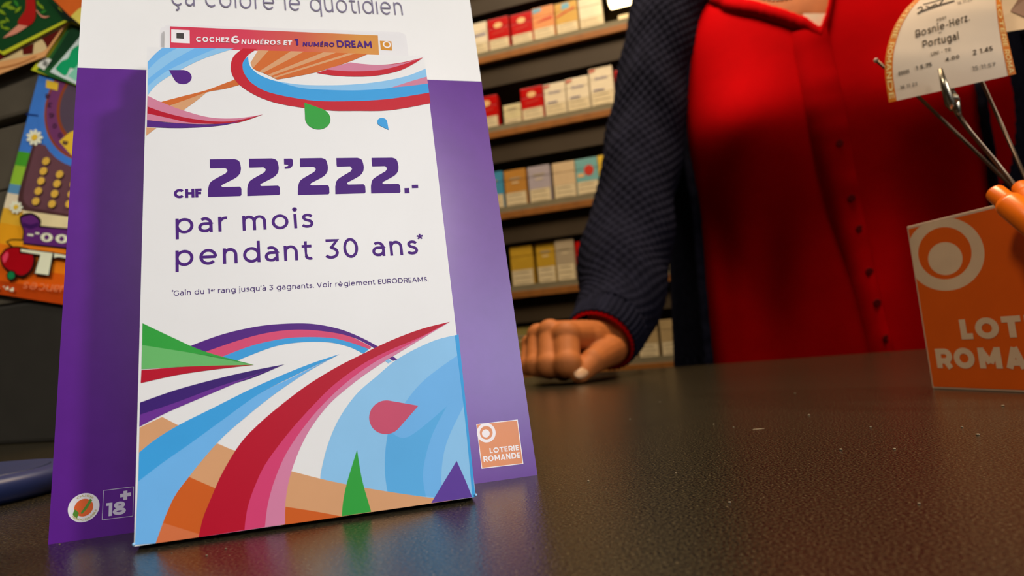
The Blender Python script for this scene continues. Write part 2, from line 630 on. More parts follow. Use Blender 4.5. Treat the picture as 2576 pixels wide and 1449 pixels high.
def lay_text(mb, string, fn, weight, mi, slant=0.0, gap=0.0, aspect=1.0):
    """lay a string over x in 0..1; fn(x, y) gives the place of a point, y in em with cap height 0.7"""
    items, x = [], 0.0
    for ch in string:
        st, adv = glyph(ch, weight)
        items.append((x, st))
        x += adv + gap
    tot = max(x - gap, 1e-3)
    o_ = fn(0.5, 0.3)
    nrm = (fn(0.52, 0.3) - o_).cross(fn(0.5, 0.35) - o_).normalized()
    lift = 0
    for x0, st in items:
        for pl in st:
            L, Rr = stroke(pl, weight)
            a = [fn((x0 + p[0] + slant * p[1]) / tot, p[1]) for p in L]
            b = [fn((x0 + p[0] + slant * p[1]) / tot, p[1]) for p in Rr]
            n = len(a)
            lift = (lift + 1) % 9
            d = nrm * (lift * 0.0000022)
            mb.add([p + d for p in a + b], [(i, i + n, i + n + 1, i + 1) for i in range(n - 1)], mi)


# ------------------------------------------------------------------ room
m_wall = mat('plaster_brown', (92, 78, 62), 0.85, 0.2)
m_floor = mat('floor_tile', (70, 62, 54), 0.5, 0.4)
m_ceil = mat('ceiling_paint', (120, 108, 92), 0.9, 0.2)
A0, A1, B0, B1, Z0, Z1 = -2.3, 2.3, -2.6, 1.80, -0.90, 1.75


def slab(name, a0, a1, b0, b1, z0, z1, m, parent=None, bevel=0.0):
    return MB().box(shop(a0, b0, z0), E1 * (a1 - a0), E2 * (b1 - b0), EZ * (z1 - z0)).build(name, m, parent, bevel=bevel)


struct(slab('floor', A0, A1, B0, B1, Z0 - 0.05, Z0, m_floor))
struct(slab('ceiling', A0, A1, B0, B1, Z1, Z1 + 0.05, m_ceil))
struct(slab('wall_back', A0, A1, B1, B1 + 0.05, Z0, Z1, m_wall))
struct(slab('wall_front', A0, A1, B0 - 0.05, B0, Z0, Z1, m_wall))
struct(slab('wall_left', A0 - 0.05, A0, B0, B1, Z0, Z1, m_wall))
struct(slab('wall_right', A1, A1 + 0.05, B0, B1, Z0, Z1, m_wall))

# ------------------------------------------------------------------ counter
m_top = mat('counter_laminate', (30, 25, 19), 0.24, 0.55, grain=0.35, gscale=1500, bump=0.12, bscale=1450)
_r = [n_ for n_ in m_top.node_tree.nodes if n_.type == 'VALTORGB'][0].color_ramp
_r.elements[0].position, _r.elements[1].position = 0.42, 0.66
_r.elements[0].color, _r.elements[1].color = (lin(9), lin(7), lin(5), 1), (lin(72), lin(63), lin(40), 1)
_d = _r.elements.new(0.80)
_d.color = (lin(150), lin(132), lin(104), 1)
m_front = mat('counter_front', (38, 32, 27), 0.5, 0.4)
EDGE = 0.925
ct = thing('sales_counter', 'dark brown speckled laminate shop counter the display card and leaflet box stand on', 'counter', shop(0.2, 0.3, -0.9))
slab('worktop', -1.1, 1.5, -0.42, EDGE, -0.035, 0.0, m_top, ct, bevel=0.003)
slab('front_panel', -1.08, 1.48, -0.36, -0.33, -0.9, -0.035, m_front, ct)
slab('side_panel', -1.08, -1.05, -0.33, EDGE - 0.08, -0.9, -0.035, m_front, ct)
slab('side_panel', 1.45, 1.48, -0.33, EDGE - 0.08, -0.9, -0.035, m_front, ct)

# ------------------------------------------------------------------ tobacco shelving
SD = 1.56                       # front line of the shelves, measured across the counter
WALLP = Plane(E2 * SD, E1, EZ)
m_cab = mat('cabinet_dark', (92, 77, 56), 0.6, 0.3, grain=0.12, gscale=8)
m_wood = mat('shelf_edge_wood', (146, 94, 42), 0.45, 0.4, grain=0.15, gscale=40)
m_rail = mat('price_rail_plastic', (128, 122, 100), 0.25, 0.5)
m_board = mat('shelf_board_dark', (64, 54, 42), 0.5, 0.3)
cab = thing('tobacco_cabinet', 'dark brown open wall cabinet holding the rows of tobacco packs', 'cabinet', shop(-0.1, SD + 0.1, -0.9))
SA0, SA1 = -0.62, 0.78
slab('back_panel', SA0, SA1, SD + 0.11, SD + 0.13, -0.9, 1.3, m_cab, cab)
slab('side_panel', SA0 - 0.02, SA0, SD - 0.01, SD + 0.13, -0.9, 1.3, m_cab, cab)
slab('side_panel', SA1, SA1 + 0.02, SD - 0.01, SD + 0.13, -0.9, 1.3, m_cab, cab)
slab('base_panel', SA0, SA1, SD - 0.01, SD + 0.13, -0.9, -0.34, m_cab, cab)
SHELF_Z = []
for (x, y) in ((1400, 112), (1400, 311), (1380, 527), (1370, 734), (1628, 922)):
    SHELF_Z.append(WALLP.px(x, y)[1])
SHELF_Z = [SHELF_Z[0] + (SHELF_Z[0] - SHELF_Z[1])] + SHELF_Z
names = ['topmost', 'uppermost in view', 'second', 'third', 'fourth', 'lowest']
for k, z in enumerate(SHELF_Z):
    lab = ['tobacco shelf above the picture with the lit lamp below it',
           'highest tobacco shelf in view, with the two red packs side by side on it',
           'second tobacco shelf from the top, with a small cream pack beside a red one',
           'third tobacco shelf from the top, with the turquoise pack on it',
           'fourth tobacco shelf from the top, with two golden packs on it',
           'lowest tobacco shelf, seen between the sleeve and the cardigan just over the counter'][k]
    s = thing('tobacco_shelf', lab, 'shelf', shop(0.0, SD, z), group='shelves of the tobacco cabinet')
    slab('board', SA0, SA1, SD + 0.004, SD + 0.11, z - 0.008, z + 0.006, m_board, s)
    slab('edge_strip', SA0, SA1, SD - 0.012, SD + 0.004, z - 0.009, z + 0.007, m_wood, s, bevel=0.001)
    slab('price_rail', SA0, SA1, SD - 0.006, SD + 0.0, z + 0.007, z + 0.022, m_rail, s)
    if k < 5:
        slab('fascia_panel', SA0, SA1, SD + 0.004, SD + 0.008, z - 0.068, z - 0.0085, mat('fascia_dark', (62, 52, 38), 0.55, 0.3, grain=0.12, gscale=8), s)
    # thin dark pusher track lips between the columns of packs
    mbd = MB()
    for q in range(23):
        a = SA0 + 0.03 + q * 0.0605
        mbd.box(shop(a, SD + 0.012, z + 0.006), E1 * 0.0015, E2 * 0.09, EZ * 0.02)
    mbd.build('divider', m_board, s)['kind'] = 'stuff'

m_warn = mat('pack_warning_cream', (222, 208, 172), 0.35, 0.5)
m_warnline = mat('pack_warning_print', (150, 138, 112), 0.4, 0.4)
m_frame = mat('pack_warning_frame', (168, 156, 128), 0.4, 0.4)
PK = {
    'white': (230, 219, 192), 'red': (188, 10, 6), 'orange': (222, 150, 96), 'gold': (205, 165, 84), 'lilac': (176, 168, 178),
    'beige': (214, 190, 152), 'teal': (120, 178, 180), 'yellow': (226, 190, 60), 'deepgold': (196, 158, 48), 'brown': (190, 136, 62),
    'silver': (178, 164, 138), 'blue': (70, 150, 190), 'olive': (150, 140, 80), 'tan': (176, 154, 112), 'cream': (214, 204, 160)}
m_blue = mat('pack_ink_blue', (98, 96, 140), 0.4)
m_redink = mat('pack_ink_red', (200, 60, 44), 0.4)
m_goldink = mat('pack_ink_gold', (232, 190, 130), 0.4)
m_sky = mat('pack_ink_sky', (110, 170, 196), 0.4)


def pack(row, xl, xr, yt, yb, colour, label, mark=None, split=0.52):
    """one pack standing on a shelf: bottom on the shelf, edges read off the photograph on the plane of the shelf front"""
    z0 = SHELF_Z[row] + 0.006
    a0, _ = WALLP.px(xl, yb)
    a1, _ = WALLP.px(xr, yb)
    zt = WALLP.px((xl + xr) / 2, yt)[1]
    b0 = SD + 0.010 + random.uniform(0, 0.004)
    t = thing('tobacco_pack', label, 'pack', shop((a0 + a1) / 2, b0 + 0.011, z0), group='packs on the tobacco shelves')
    m = mat('pack_' + colour, PK[colour], 0.3, 0.5)
    wd_, hg = a1 - a0, zt - z0
    dp = 0.022
    zs = z0 + hg * (1 - split)
    cut = z0 + hg * 0.76
    MB().box(shop(a0, b0, z0), E1 * wd_, E2 * dp, EZ * (cut - z0 - 0.0004)).build('carton', m, t, bevel=0.0012)
    MB().box(shop(a0, b0, cut + 0.0004), E1 * wd_, E2 * dp, EZ * (zt - cut - 0.0004)).build('flip_lid', m, t, bevel=0.0012)
    f = Plane(shop(a0, b0, z0), E1, EZ)
    pr = Print(f, w0=0.0002, dw=0.0001)
    i0, i1 = 0.0015, wd_ - 0.0015
    pr.fill_uv(m_frame, [(i0, 0.001), (i1, 0.001), (i1, zs - z0), (i0, zs - z0)])
    pr.fill_uv(m_warn, [(i0 + 0.0012, 0.0022), (i1 - 0.0012, 0.0022), (i1 - 0.0012, zs - z0 - 0.0012), (i0 + 0.0012, zs - z0 - 0.0012)])
    for q in range(4):
        v = 0.010 + (zs - z0 - 0.018) * q / 3
        pr.fill_uv(m_warnline, [(i0 + 0.006, v), (i1 - 0.006 - 0.004 * (q % 2), v), (i1 - 0.006 - 0.004 * (q % 2), v + 0.0016), (i0 + 0.006, v + 0.0016)])
    pr.build('warning_label', t)
    if mark:
        em = Print(f, w0=0.0003, dw=0.0001)
        c, r = wd_ / 2, wd_
        vm = zs - z0 + (zt - zs) * 0.5
        if mark == 'blot':
            em.fill_uv(m_goldink, [(c + 0.20 * r * math.cos(x), vm + 0.008 + 0.13 * r * math.sin(x)) for x in [k * PI / 8 for k in range(16)]])
            em.fill_uv(m_redink, [(c - 0.3 * r, vm - 0.014), (c + 0.3 * r, vm - 0.010), (c + 0.3 * r, vm - 0.007), (c - 0.3 * r, vm - 0.011)])
        if mark == 'script':
            for q in range(6):
                u = c - 0.26 * r + 0.09 * r * q
                em.fill_uv(m_blue, [(u, vm - 0.001), (u + 0.06 * r, vm + 0.001), (u + 0.07 * r, vm + 0.006 + 0.003 * (q % 3 == 0)), (u + 0.02 * r, vm + 0.005)])
            em.fill_uv(m_blue, [(c - 0.36 * r, zs - z0 + 0.003), (c + 0.1 * r, zs - z0 + 0.003), (c + 0.1 * r, zs - z0 + 0.006), (c - 0.36 * r, zs - z0 + 0.006)])
            em.fill_uv(m_redink, [(0.002, zt - z0 - 0.010), (0.016, zt - z0 - 0.006), (0.016, zt - z0 - 0.003), (0.002, zt - z0 - 0.003)])
        if mark == 'corner':
            em.fill_uv(m_sky, [(0.002, zt - z0 - 0.014), (0.024, zt - z0 - 0.010), (0.024, zt - z0 - 0.002), (0.002, zt - z0 - 0.002)])
            em.fill_uv(m_redink, [(0.004, vm - 0.012), (wd_ - 0.004, vm - 0.008), (wd_ - 0.004, vm - 0.002), (0.03, vm - 0.004)])
        if mark == 'swoosh':
            em.fill_uv(m_sky, [(0.016, zt - z0 - 0.018), (0.036, zt - z0 - 0.016), (0.036, zt - z0 - 0.003), (0.018, zt - z0 - 0.003)])
            em.fill_uv(m_redink, [(0.002, vm - 0.010), (wd_ - 0.006, vm + 0.006), (wd_ - 0.006, vm + 0.010), (0.002, vm - 0.006)])
        if mark == 'apple':
            em.fill_uv(m_redink, [(c + 0.1 * r + 0.22 * r * math.cos(x), vm - 0.002 + 0.24 * r * math.sin(x)) for x in [k * PI / 10 for k in range(20)]])
            em.build('fruit_print', t)
            em = Print(f, w0=0.0003, dw=0.0001)
            em.fill_uv(m_goldink, [(0.004, vm - 0.016), (0.02, vm - 0.016), (0.02, vm - 0.008), (0.004, vm - 0.008)])
        if mark == 'band':
            em.fill_uv(m_frame, [(c - 0.25 * r, vm + 0.004), (c + 0.25 * r, vm + 0.004), (c + 0.25 * r, vm + 0.008), (c - 0.25 * r, vm + 0.008)])
            em.fill_uv(m_warn, [(c - 0.16 * r, vm - 0.006), (c + 0.16 * r, vm - 0.006), (c + 0.16 * r, vm - 0.003), (c - 0.16 * r, vm - 0.003)])
        if mark == 'stripe':
            em.fill_uv(m_blue, [(0.002, vm - 0.010), (wd_ - 0.004, vm - 0.008), (wd_ - 0.004, vm - 0.003), (0.002, vm - 0.005)])
        em.build('brand_print', t)
    return t


PACKS = [
    (1, 1170, 1226, 53, 140, 'white', 'white pack with a violet stripe at the left end of the highest row', 'stripe'),
    (1, 1228, 1281, 39, 125, 'red', 'left one of the two red packs standing side by side in the highest row', 'blot'),
    (1, 1285, 1340, 26, 109, 'red', 'right one of the two red packs standing side by side in the highest row', 'blot'),
    (1, 1341, 1396, 10, 98, 'orange', 'orange pack with a sky blue corner in the highest row, beside the red pair', 'corner'),
    (1, 1398, 1455, -3, 84, 'gold', 'golden pack with a blue mark and slanting red band in the highest row', 'swoosh'),
    (1, 1458, 1517, -16, 74, 'white', 'tall cream white pack at the right end of the highest row', None),
    (2, 1196, 1253, 238, 325, 'red', 'red topped pack at the left end of the second row, touching the display card edge', 'blot'),
    (2, 1266, 1311, 257, 321, 'cream', 'small short cream pack with a pale green top in the second row', 'band'),
    (2, 1312, 1368, 214, 304, 'red', 'single full red pack in the middle of the second row beside the small cream one', 'blot'),
    (2, 1370, 1425, 203, 291, 'white', 'white pack right of the red pack in the second row', 'script'),
    (2, 1427, 1485, 189, 281, 'white', 'white pack with a red corner left of the tallest pack in the second row', 'script'),
    (2, 1487, 1547, 163, 269, 'white', 'tallest white pack of the second row, beside the navy sleeve', 'script'),
    (2, 1551, 1606, 166, 256, 'red', 'red pack at the right end of the second row, mostly behind the sleeve', 'blot'),
    (3, 1210, 1266, 430, 520, 'blue', 'blue pack at the left end of the third row, mostly hidden by the display card', 'band'),
    (3, 1270, 1325, 423, 512, 'brown', 'golden brown pack in the third row', 'band'),
    (3, 1330, 1386, 413, 503, 'lilac', 'lilac grey pack in the third row', 'band'),
    (3, 1392, 1449, 403, 494, 'beige', 'beige pack in the third row between the lilac and the turquoise one', None),
    (3, 1450, 1507, 393, 487, 'teal', 'turquoise pack with a red fruit on it in the third row', 'apple'),
    (3, 1508, 1564, 383, 478, 'yellow', 'yellow pack at the right end of the third row, nearly all behind the sleeve', None),
    (4, 1285, 1342, 615, 711, 'deepgold', 'wider golden pack at the left end of the fourth row', None),
    (4, 1350, 1398, 605, 708, 'deepgold', 'narrower golden pack beside the silver one in the fourth row', 'band'),
    (4, 1400, 1448, 598, 702, 'silver', 'silver grey pack in the fourth row', 'band'),
    (4, 1450, 1507, 602, 694, 'red', 'red topped pack at the right of the fourth row, half behind the sleeve', None),
    (4, 1644, 1700, 622, 686, 'tan', 'pale tan pack seen through the gap between the sleeve and the cardigan front', None),
    (5, 1290, 1343, 822, 918, 'olive', 'olive yellow pack in the lowest row, behind the knuckles of the fist', 'band'),
    (5, 1548, 1602, 815, 908, 'tan', 'pack in the lowest row, mostly hidden by the cuff right of the fist', None),
    (5, 1607, 1660, 808, 905, 'tan', 'tan pack in the lowest row, left one in the gap between cuff and cardigan', None),
    (5, 1665, 1718, 802, 899, 'tan', 'tan pack in the lowest row, right one in the gap, against the cardigan', None),
]
for p in PACKS:
    pack(p[0], p[1], p[2], p[3], p[4], p[5], p[6], p[7])

# clear pusher block and small price card at the right of the highest row, lamp over it
z1 = SHELF_Z[1]
a, _ = WALLP.px(1578, 60)
pc = thing('price_card', 'small blank cream card standing on the highest shelf under the lamp', 'card', shop(a, SD + 0.02, z1 + 0.006))
zt = WALLP.px(1578, 28)[1]
MB().box(shop(a - 0.021, SD + 0.012, z1 + 0.012), E1 * 0.042, E2 * 0.002, EZ * (zt - z1 - 0.012)).build('card_sheet', m_warn, pc)
MB().box(shop(a - 0.024, SD + 0.008, z1 + 0.006), E1 * 0.048, E2 * 0.014, EZ * 0.006).build('card_foot', m_rail, pc, bevel=0.001)
a, _ = WALLP.px(1528, 60)
ps = thing('pack_pusher', 'clear grey plastic pack pusher in the empty slot left of the small cream card', 'pusher', shop(a, SD + 0.05, z1 + 0.006))
MB().box(shop(a - 0.02, SD + 0.03, z1 + 0.006), E1 * 0.04, E2 * 0.012, EZ * 0.028).build('push_block', m_rail, ps, bevel=0.002)
MB().box(shop(a - 0.012, SD + 0.012, z1 + 0.006), E1 * 0.024, E2 * 0.018, EZ * 0.004).build('push_track', m_rail, ps, bevel=0.001)
a0, zL = WALLP.px(1532, 10)
a1, _ = WALLP.px(1690, -12)
lp = thing('shelf_lamp', 'lit warm white lamp strip under the shelf above the small cream card', 'lamp', shop((a0 + a1) / 2, SD, zL))
MB().box(shop(a0 - 0.004, SD + 0.0, zL + 0.002), E1 * (a1 - a0 + 0.008), E2 * 0.03, EZ * 0.05).build('lamp_housing', m_cab, lp, bevel=0.001)
m_glow = mat('lamp_glow', (255, 226, 170), 0.5, emit=7.0)
MB().box(shop(a0, SD - 0.010, zL - 0.006), E1 * (a1 - a0), E2 * 0.03, EZ * 0.040).build('lamp_diffuser', m_glow, lp, bevel=0.003)
MB().box(shop(a0, SD + 0.004, zL + 0.05), E1 * (a1 - a0), E2 * 0.02, EZ * (SHELF_Z[0] - 0.008 - zL - 0.05)).build('lamp_bracket', m_cab, lp)

# ------------------------------------------------------------------ terminal cabinet at the left, scratch cards on it
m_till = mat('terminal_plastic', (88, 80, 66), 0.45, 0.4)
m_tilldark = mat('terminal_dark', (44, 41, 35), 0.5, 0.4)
CD = 0.381
TILLP = Plane(E2 * CD, E1, EZ)
ta0 = TILLP.px(-420, 700)[0]
ta1 = TILLP.px(330, 900)[0]
tz = [TILLP.px(40, y)[1] for y in (1116, 760, 472, 303, -90)]
tl = thing('lottery_terminal', 'grey brown counter terminal housing at the left, behind the scratch cards', 'terminal', shop((ta0 + ta1) / 2, CD + 0.1, 0.0))
wT = ta1 - ta0
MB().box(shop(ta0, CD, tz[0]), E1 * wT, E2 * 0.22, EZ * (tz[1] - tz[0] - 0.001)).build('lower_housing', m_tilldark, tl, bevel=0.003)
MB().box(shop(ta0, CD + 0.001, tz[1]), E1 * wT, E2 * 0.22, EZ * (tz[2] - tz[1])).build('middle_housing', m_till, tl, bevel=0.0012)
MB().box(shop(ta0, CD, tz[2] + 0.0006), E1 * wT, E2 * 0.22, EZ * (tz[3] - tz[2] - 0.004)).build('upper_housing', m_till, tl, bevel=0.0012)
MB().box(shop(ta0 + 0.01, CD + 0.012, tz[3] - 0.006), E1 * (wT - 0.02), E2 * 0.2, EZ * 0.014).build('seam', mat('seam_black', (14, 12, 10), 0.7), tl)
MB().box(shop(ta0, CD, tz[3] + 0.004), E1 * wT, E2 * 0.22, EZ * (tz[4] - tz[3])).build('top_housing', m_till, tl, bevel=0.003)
for u in (0.02, wT - 0.05):
    for v in (0.02, 0.17):
        MB().lathe(shop(ta0 + u + 0.015, CD + v, 0), EZ, [(0, 0.014), (tz[0] + 0.002, 0.013)], 16).build('foot', mat('seam_black', (14, 12, 10)), tl)

# dark blue round tray
c0 = on_z(-150, 1225, 0.006)
c0.z = 0
dk = thing('coin_tray', 'dark blue round plastic coin tray lying on the counter at the left edge', 'tray', c0)
m_navyp = mat('tray_blue_plastic', (32, 46, 92), 0.45, 0.5)
RT = (on_z(122, 1205, 0.006) - on_z(-150, 1225, 0.006)).length
MB().lathe(c0, EZ, [(0, RT * 0.92), (0.002, RT * 0.975), (0.005, RT), (0.0075, RT * 0.99), (0.0090, RT * 0.965), (0.0096, RT * 0.92), (0.0098, RT * 0.6)], 64).build('dish', m_navyp, dk, smooth=True)
MB().lathe(c0 + Vector((0, 0, 0.0096)), EZ, [(0, RT * 0.80), (0.0006, RT * 0.79)], 64).build('dish_inlay', mat('tray_inlay', (30, 44, 84), 0.5), dk)


# scratch cards
def scratch_card(name, label, corners, lift, edge_m):
    """card leaning on the terminal: outline given at its place on the terminal front"""
    pl = Plane(E2 * (CD - lift), E1, EZ)
    uv = [pl.px(*c) for c in corners]
    o = pl.P(sum(u for u, v in uv) / len(uv), min(v for u, v in uv), 0)
    t = thing(name, label, 'scratch card', o, group='scratch cards on the terminal')
    MB().prism([pl.P(u, v, 0.0) for u, v in uv], pl.n * -0.0008).build('card_sheet', edge_m, t)
    return t, pl


z5 = lambda x, y: (x / 3.6225, y / 3.6225)
z6 = lambda x, y: (x / 3.6225, 380 + y / 3.6225)


def P5(*pts):
    return [z5(*p) for p in pts]


def P6(*pts):
    return [z6(*p) for p in pts]


m_sb = mat('card_blue', (72, 134, 222), 0.3)
# tall card hung upside down
t, pl = scratch_card('scratch_card', 'tall upside down scratch card with a purple wheel, gold dots and a red fruit', [(97, 190), (-46, 733), (300, 786), (440, 246)], 0.003, m_sb)
pr = Print(pl, dw=0.00003)
mm = lambda n, c: mat('card_' + n, tuple(min(250, int(q * 1.24)) for q in c), 0.3, 0.5, grain=0.05)


def band(m, y0, y1):
    # strip across the card between two heights measured along its left edge
    f = lambda y: (97 - 143 * (y - 190) / 543, y)
    a, b = f(y0), f(y1)
    pr.fill(m, [a, b], [(b[0] + 344, b[1] + 55), (a[0] + 344, a[1] + 55)])


for y0, y1, nm, c in ((380, 415, 'leaf', (66, 140, 40)), (415, 462, 'lime', (130, 170, 50)), (462, 485, 'steel', (82, 128, 158)), (485, 522, 'ivory', (200, 186, 156)),
                      (522, 560, 'honey', (196, 150, 44)), (560, 610, 'amber', (204, 138, 26)), (610, 660, 'tangerine', (204, 108, 20)), (660, 700, 'rust', (190, 80, 14)), (700, 733, 'brick_red', (160, 58, 12))):
    band(mm(nm, c), y0, y1)
m_dkblue = mm('dark_blue', (22, 44, 104))
pr.fill(m_dkblue, P5((245, 1035), (420, 1055)), P5((420, 1066), (240, 1046)))
pr.fill(m_dkblue, P5((380, 1215), (560, 1245)), P5((560, 1255), (380, 1226)))
m_plum, m_plumd = mm('plum', (92, 60, 66)), mm('dark_plum', (70, 44, 44))
pr.fill(m_plumd, [(84, 362), (46, 500), (64, 530)], [(64, 530), (330, 575)], [(330, 575), (390, 400)])
pr.fill(m_plum, [(92, 362), (60, 488), (76, 522)], [(76, 522), (320, 565)], [(320, 565), (380, 400)])
for rr, nm, c in ((1.12, 'blue', (38, 84, 160)), (1.0, 'copper', (128, 62, 34)), (0.955, 'grape', (104, 52, 92)), (0.76, 'copper', (128, 62, 34)), (0.70, 'slate_plum', (78, 64, 76))):
    pr.disc_px(mm(nm, c), (250, 258), 146 * rr, n=72)
pr.fill(mm('sun', (214, 166, 48)), P5((545, 1290), (690, 1195), (740, 1390)), P5((660, 1420), (545, 1290)))
pr.fill(mm('sun', (214, 166, 48)), P5((430, 730), (540, 760)), P5((530, 830), (425, 800)))
m_ltr = mm('letter_dark', (60, 34, 52))
for k, ch in enumerate('83600'):
    x, y = (445, 465, 480, 510, 560)[k], (880, 960, 1055, 1150, 1235)[k]
    pr.text(m_ltr, ch, z5(x + 22, y - 18), z5(x - 22, y - 26), z5(x + 18, y + 24), 0.12, 0.7)
pr.text(m_ltr, '8', z5(632, 1290), z5(580, 1282), z5(625, 1325), 0.12, 0.7)
m_petal = mm('petal', (226, 214, 176))
for (fx, fy, fr) in ((325, 1255, 76), (160, 1890, 62)):
    cx, cy = z5(fx, fy)
    for k in range(9):
        an = 2 * PI * k / 9
        q = fr / 3.6225
        pr.fill(m_petal, [(cx + q * 0.2 * math.cos(an - 0.8), cy + q * 0.2 * math.sin(an - 0.8)), (cx + q * 0.8 * math.cos(an - 0.26), cy + q * 0.8 * math.sin(an - 0.26)), (cx + q * math.cos(an), cy + q * math.sin(an)), (cx + q * 0.8 * math.cos(an + 0.26), cy + q * 0.8 * math.sin(an + 0.26)), (cx + q * 0.2 * math.cos(an + 0.8), cy + q * 0.2 * math.sin(an + 0.8))])
    pr.disc_px(mm('sun', (214, 166, 48)), (cx, cy), fr / 3.6225 * 0.36)
m_dot = mm('gold_dot', (196, 156, 62))
for (dx, dy) in ((435, 95), (412, 185), (390, 275), (366, 367), (343, 460), (560, 215), (537, 300), (515, 392), (492, 485), (668, 395), (648, 485), (690, 305), (820, 510), (840, 420)):
    pr.disc_px(m_dot, z6(dx, dy), 9.4, n=24)
m_ink = mm('outline_black', (26, 16, 14))
m_cream = mm('cream', (206, 186, 140))
pr.fill(m_cream, P6((230, 545), (900, 640)), P6((900, 720), (380, 680), (230, 590)))
pr.fill(m_ink, P6((200, 600), (240, 575), (320, 570), (392, 625), (392, 685)), P6((392, 685), (1000, 735)), P6((1000, 930), (620, 895), (215, 850)), P6((215, 850), (232, 740), (205, 660), (200, 600)))
pr.fill(mm('scroll_purple', (84, 36, 96)), P6((215, 612), (262, 595), (318, 590), (376, 640), (376, 700)), P6((376, 700), (990, 750)), P6((990, 915), (620, 880), (228, 838)), P6((228, 838), (246, 740), (222, 668), (215, 612)))
pr.fill(mm('scroll_dark', (54, 22, 74)), P6((228, 650), (300, 672), (372, 650)), P6((372, 690), (300, 715), (232, 690)))
m_lw = mm('lettering_white', (222, 206, 172))
pr.fill(m_ink, P6((75, 830), (130, 805), (240, 808)), P6((240, 900), (150, 890), (75, 830)))
pr.fill(mm('amber', (204, 138, 26)), P6((92, 832), (135, 818), (235, 822)), P6((235, 885), (155, 876), (92, 832)))
pr.fill(mm('banner_orange', (206, 110, 24)), P6((225, 855), (620, 900)), P6((620, 1000), (225, 900)))
# upside-down lettering "…00.-"
pr.text(m_lw, '000.-', z6(800, 782), z6(268, 735), z6(796, 862), 0.15, 0.7)
# fruit
pr.fill(m_ink, P6((20, 960), (80, 890), (180, 870), (300, 900), (345, 980), (320, 1085), (240, 1150), (150, 1130), (50, 1060), (20, 960)))
pr.fill(mm('fruit_red', (146, 8, 20)), P6((32, 965), (88, 902), (180, 884), (290, 912), (328, 985), (304, 1075), (235, 1132), (155, 1112), (62, 1048), (32, 965)))
pr.fill(mm('fruit_pink', (200, 60, 84)), P6((50, 960), (90, 920), (100, 960), (70, 1020), (50, 1000)))
pr.fill(m_ink, P6((82, 1130), (110, 1090), (160, 1100), (170, 1150), (130, 1182), (95, 1170), (82, 1130)))
pr.fill(mm('fruit_leaf', (20, 108, 60)), P6((92, 1130), (115, 1102), (150, 1110), (158, 1148), (128, 1170), (102, 1160)))
# white L
pr.fill(m_ink, P6((205, 885), (520, 925)), P6((480, 1145), (330, 1125)), P6((382, 955), (205, 935)))
pr.fill(m_lw, P6((216, 895), (505, 933)), P6((468, 1132), (345, 1115)), P6((395, 948), (216, 918)))
pr.fill(m_ink, P6((505, 925), (900, 985)), P6((900, 1060), (560, 985), (515, 985)))
pr.fill(m_lw, P6((520, 935), (900, 1000)), P6((900, 1045), (600, 972), (520, 975)))
pr.text(m_lw, 'Fr. 10', z6(160, 1248), z6(-60, 1212), z6(157, 1283), 0.17, 0.7)
pr.text(mm('script_pink', (214, 120, 78)), 'nuances', z6(720, 1240), z6(250, 1195), z6(725, 1300), 0.06, 0.53, slant=0.2)
pr.build('printed_face', t)

# pale green and white card in front of its top
t, pl = scratch_card('scratch_card', 'dark green scratch card with a white window and lime edge, half behind the display card', [(177, 50), (78, 176), (330, 262), (430, 120)], 0.0052, mm('lime_edge', (176, 180, 40)))
pr = Print(pl, dw=0.00003)
pr.fill(mm('forest', (34, 84, 40)), P5((640, 215), (445, 520), (330, 640)), P5((330, 640), (460, 700)), P5((460, 700), (740, 790)), P5((740, 790), (900, 500)), P5((900, 300), (640, 215)))
pr.fill(mm('forest_dark', (24, 56, 34)), P5((660, 230), (480, 520), (420, 610)), P5((460, 620), (740, 330)), P5((740, 250), (660, 230)))
pr.fill(mm('window_white', (190, 208, 196)), P5((455, 655), (600, 490), (760, 300)), P5((1000, 420), (780, 800)), P5((700, 770), (455, 655)))
pr.fill(mm('teal_tree', (22, 146, 92)), P5((505, 625), (560, 560), (620, 530), (660, 450), (740, 400)), P5((740, 400), (740, 640)), P5((640, 620), (600, 690), (540, 660), (505, 625)))
pr.fill(mm('teal_pale', (120, 186, 160)), P5((620, 690), (740, 560)), P5((740, 720), (690, 740)))
pr.fill(mm('label_white', (200, 200, 190)), P5((400, 515), (472, 545)), P5((405, 640), (340, 600)))
pr.fill(mm('label_grey', (110, 110, 104)), P5((405, 552), (440, 568)), P5((425, 610), (388, 590)))
pr.build('printed_face', t)

# cream and dark red card behind the green one
t, pl = scratch_card('scratch_card', 'cream scratch card with dark red bricks and a peach rim, under the parrot green card', [(-40, 108), (-40, 202), (112, 142), (170, 55), (120, 40)], 0.0072, mm('peach', (206, 146, 92)))
pr = Print(pl, dw=0.00003)
pr.fill(mm('brick_cream', (196, 172, 124)), P5((-100, 420), (600, 190)), P5((430, 440), (370, 478), (200, 520), (0, 560), (-100, 590)))
m_br = mm('brick_dark_red', (84, 22, 18))
pr.fill(m_br, P5((205, 440), (310, 395)), P5((300, 490), (210, 500)))
pr.fill(m_br, P5((0, 470), (60, 520)), P5((0, 550), (-60, 560)))
pr.fill(m_br, P5((380, 350), (560, 260)), P5((430, 440), (415, 400)))
pr.fill(mm('peach_line', (164, 104, 56)), P5((-60, 625), (150, 580), (330, 510)), P5((330, 520), (150, 595), (-60, 640)))
pr.build('printed_face', t)

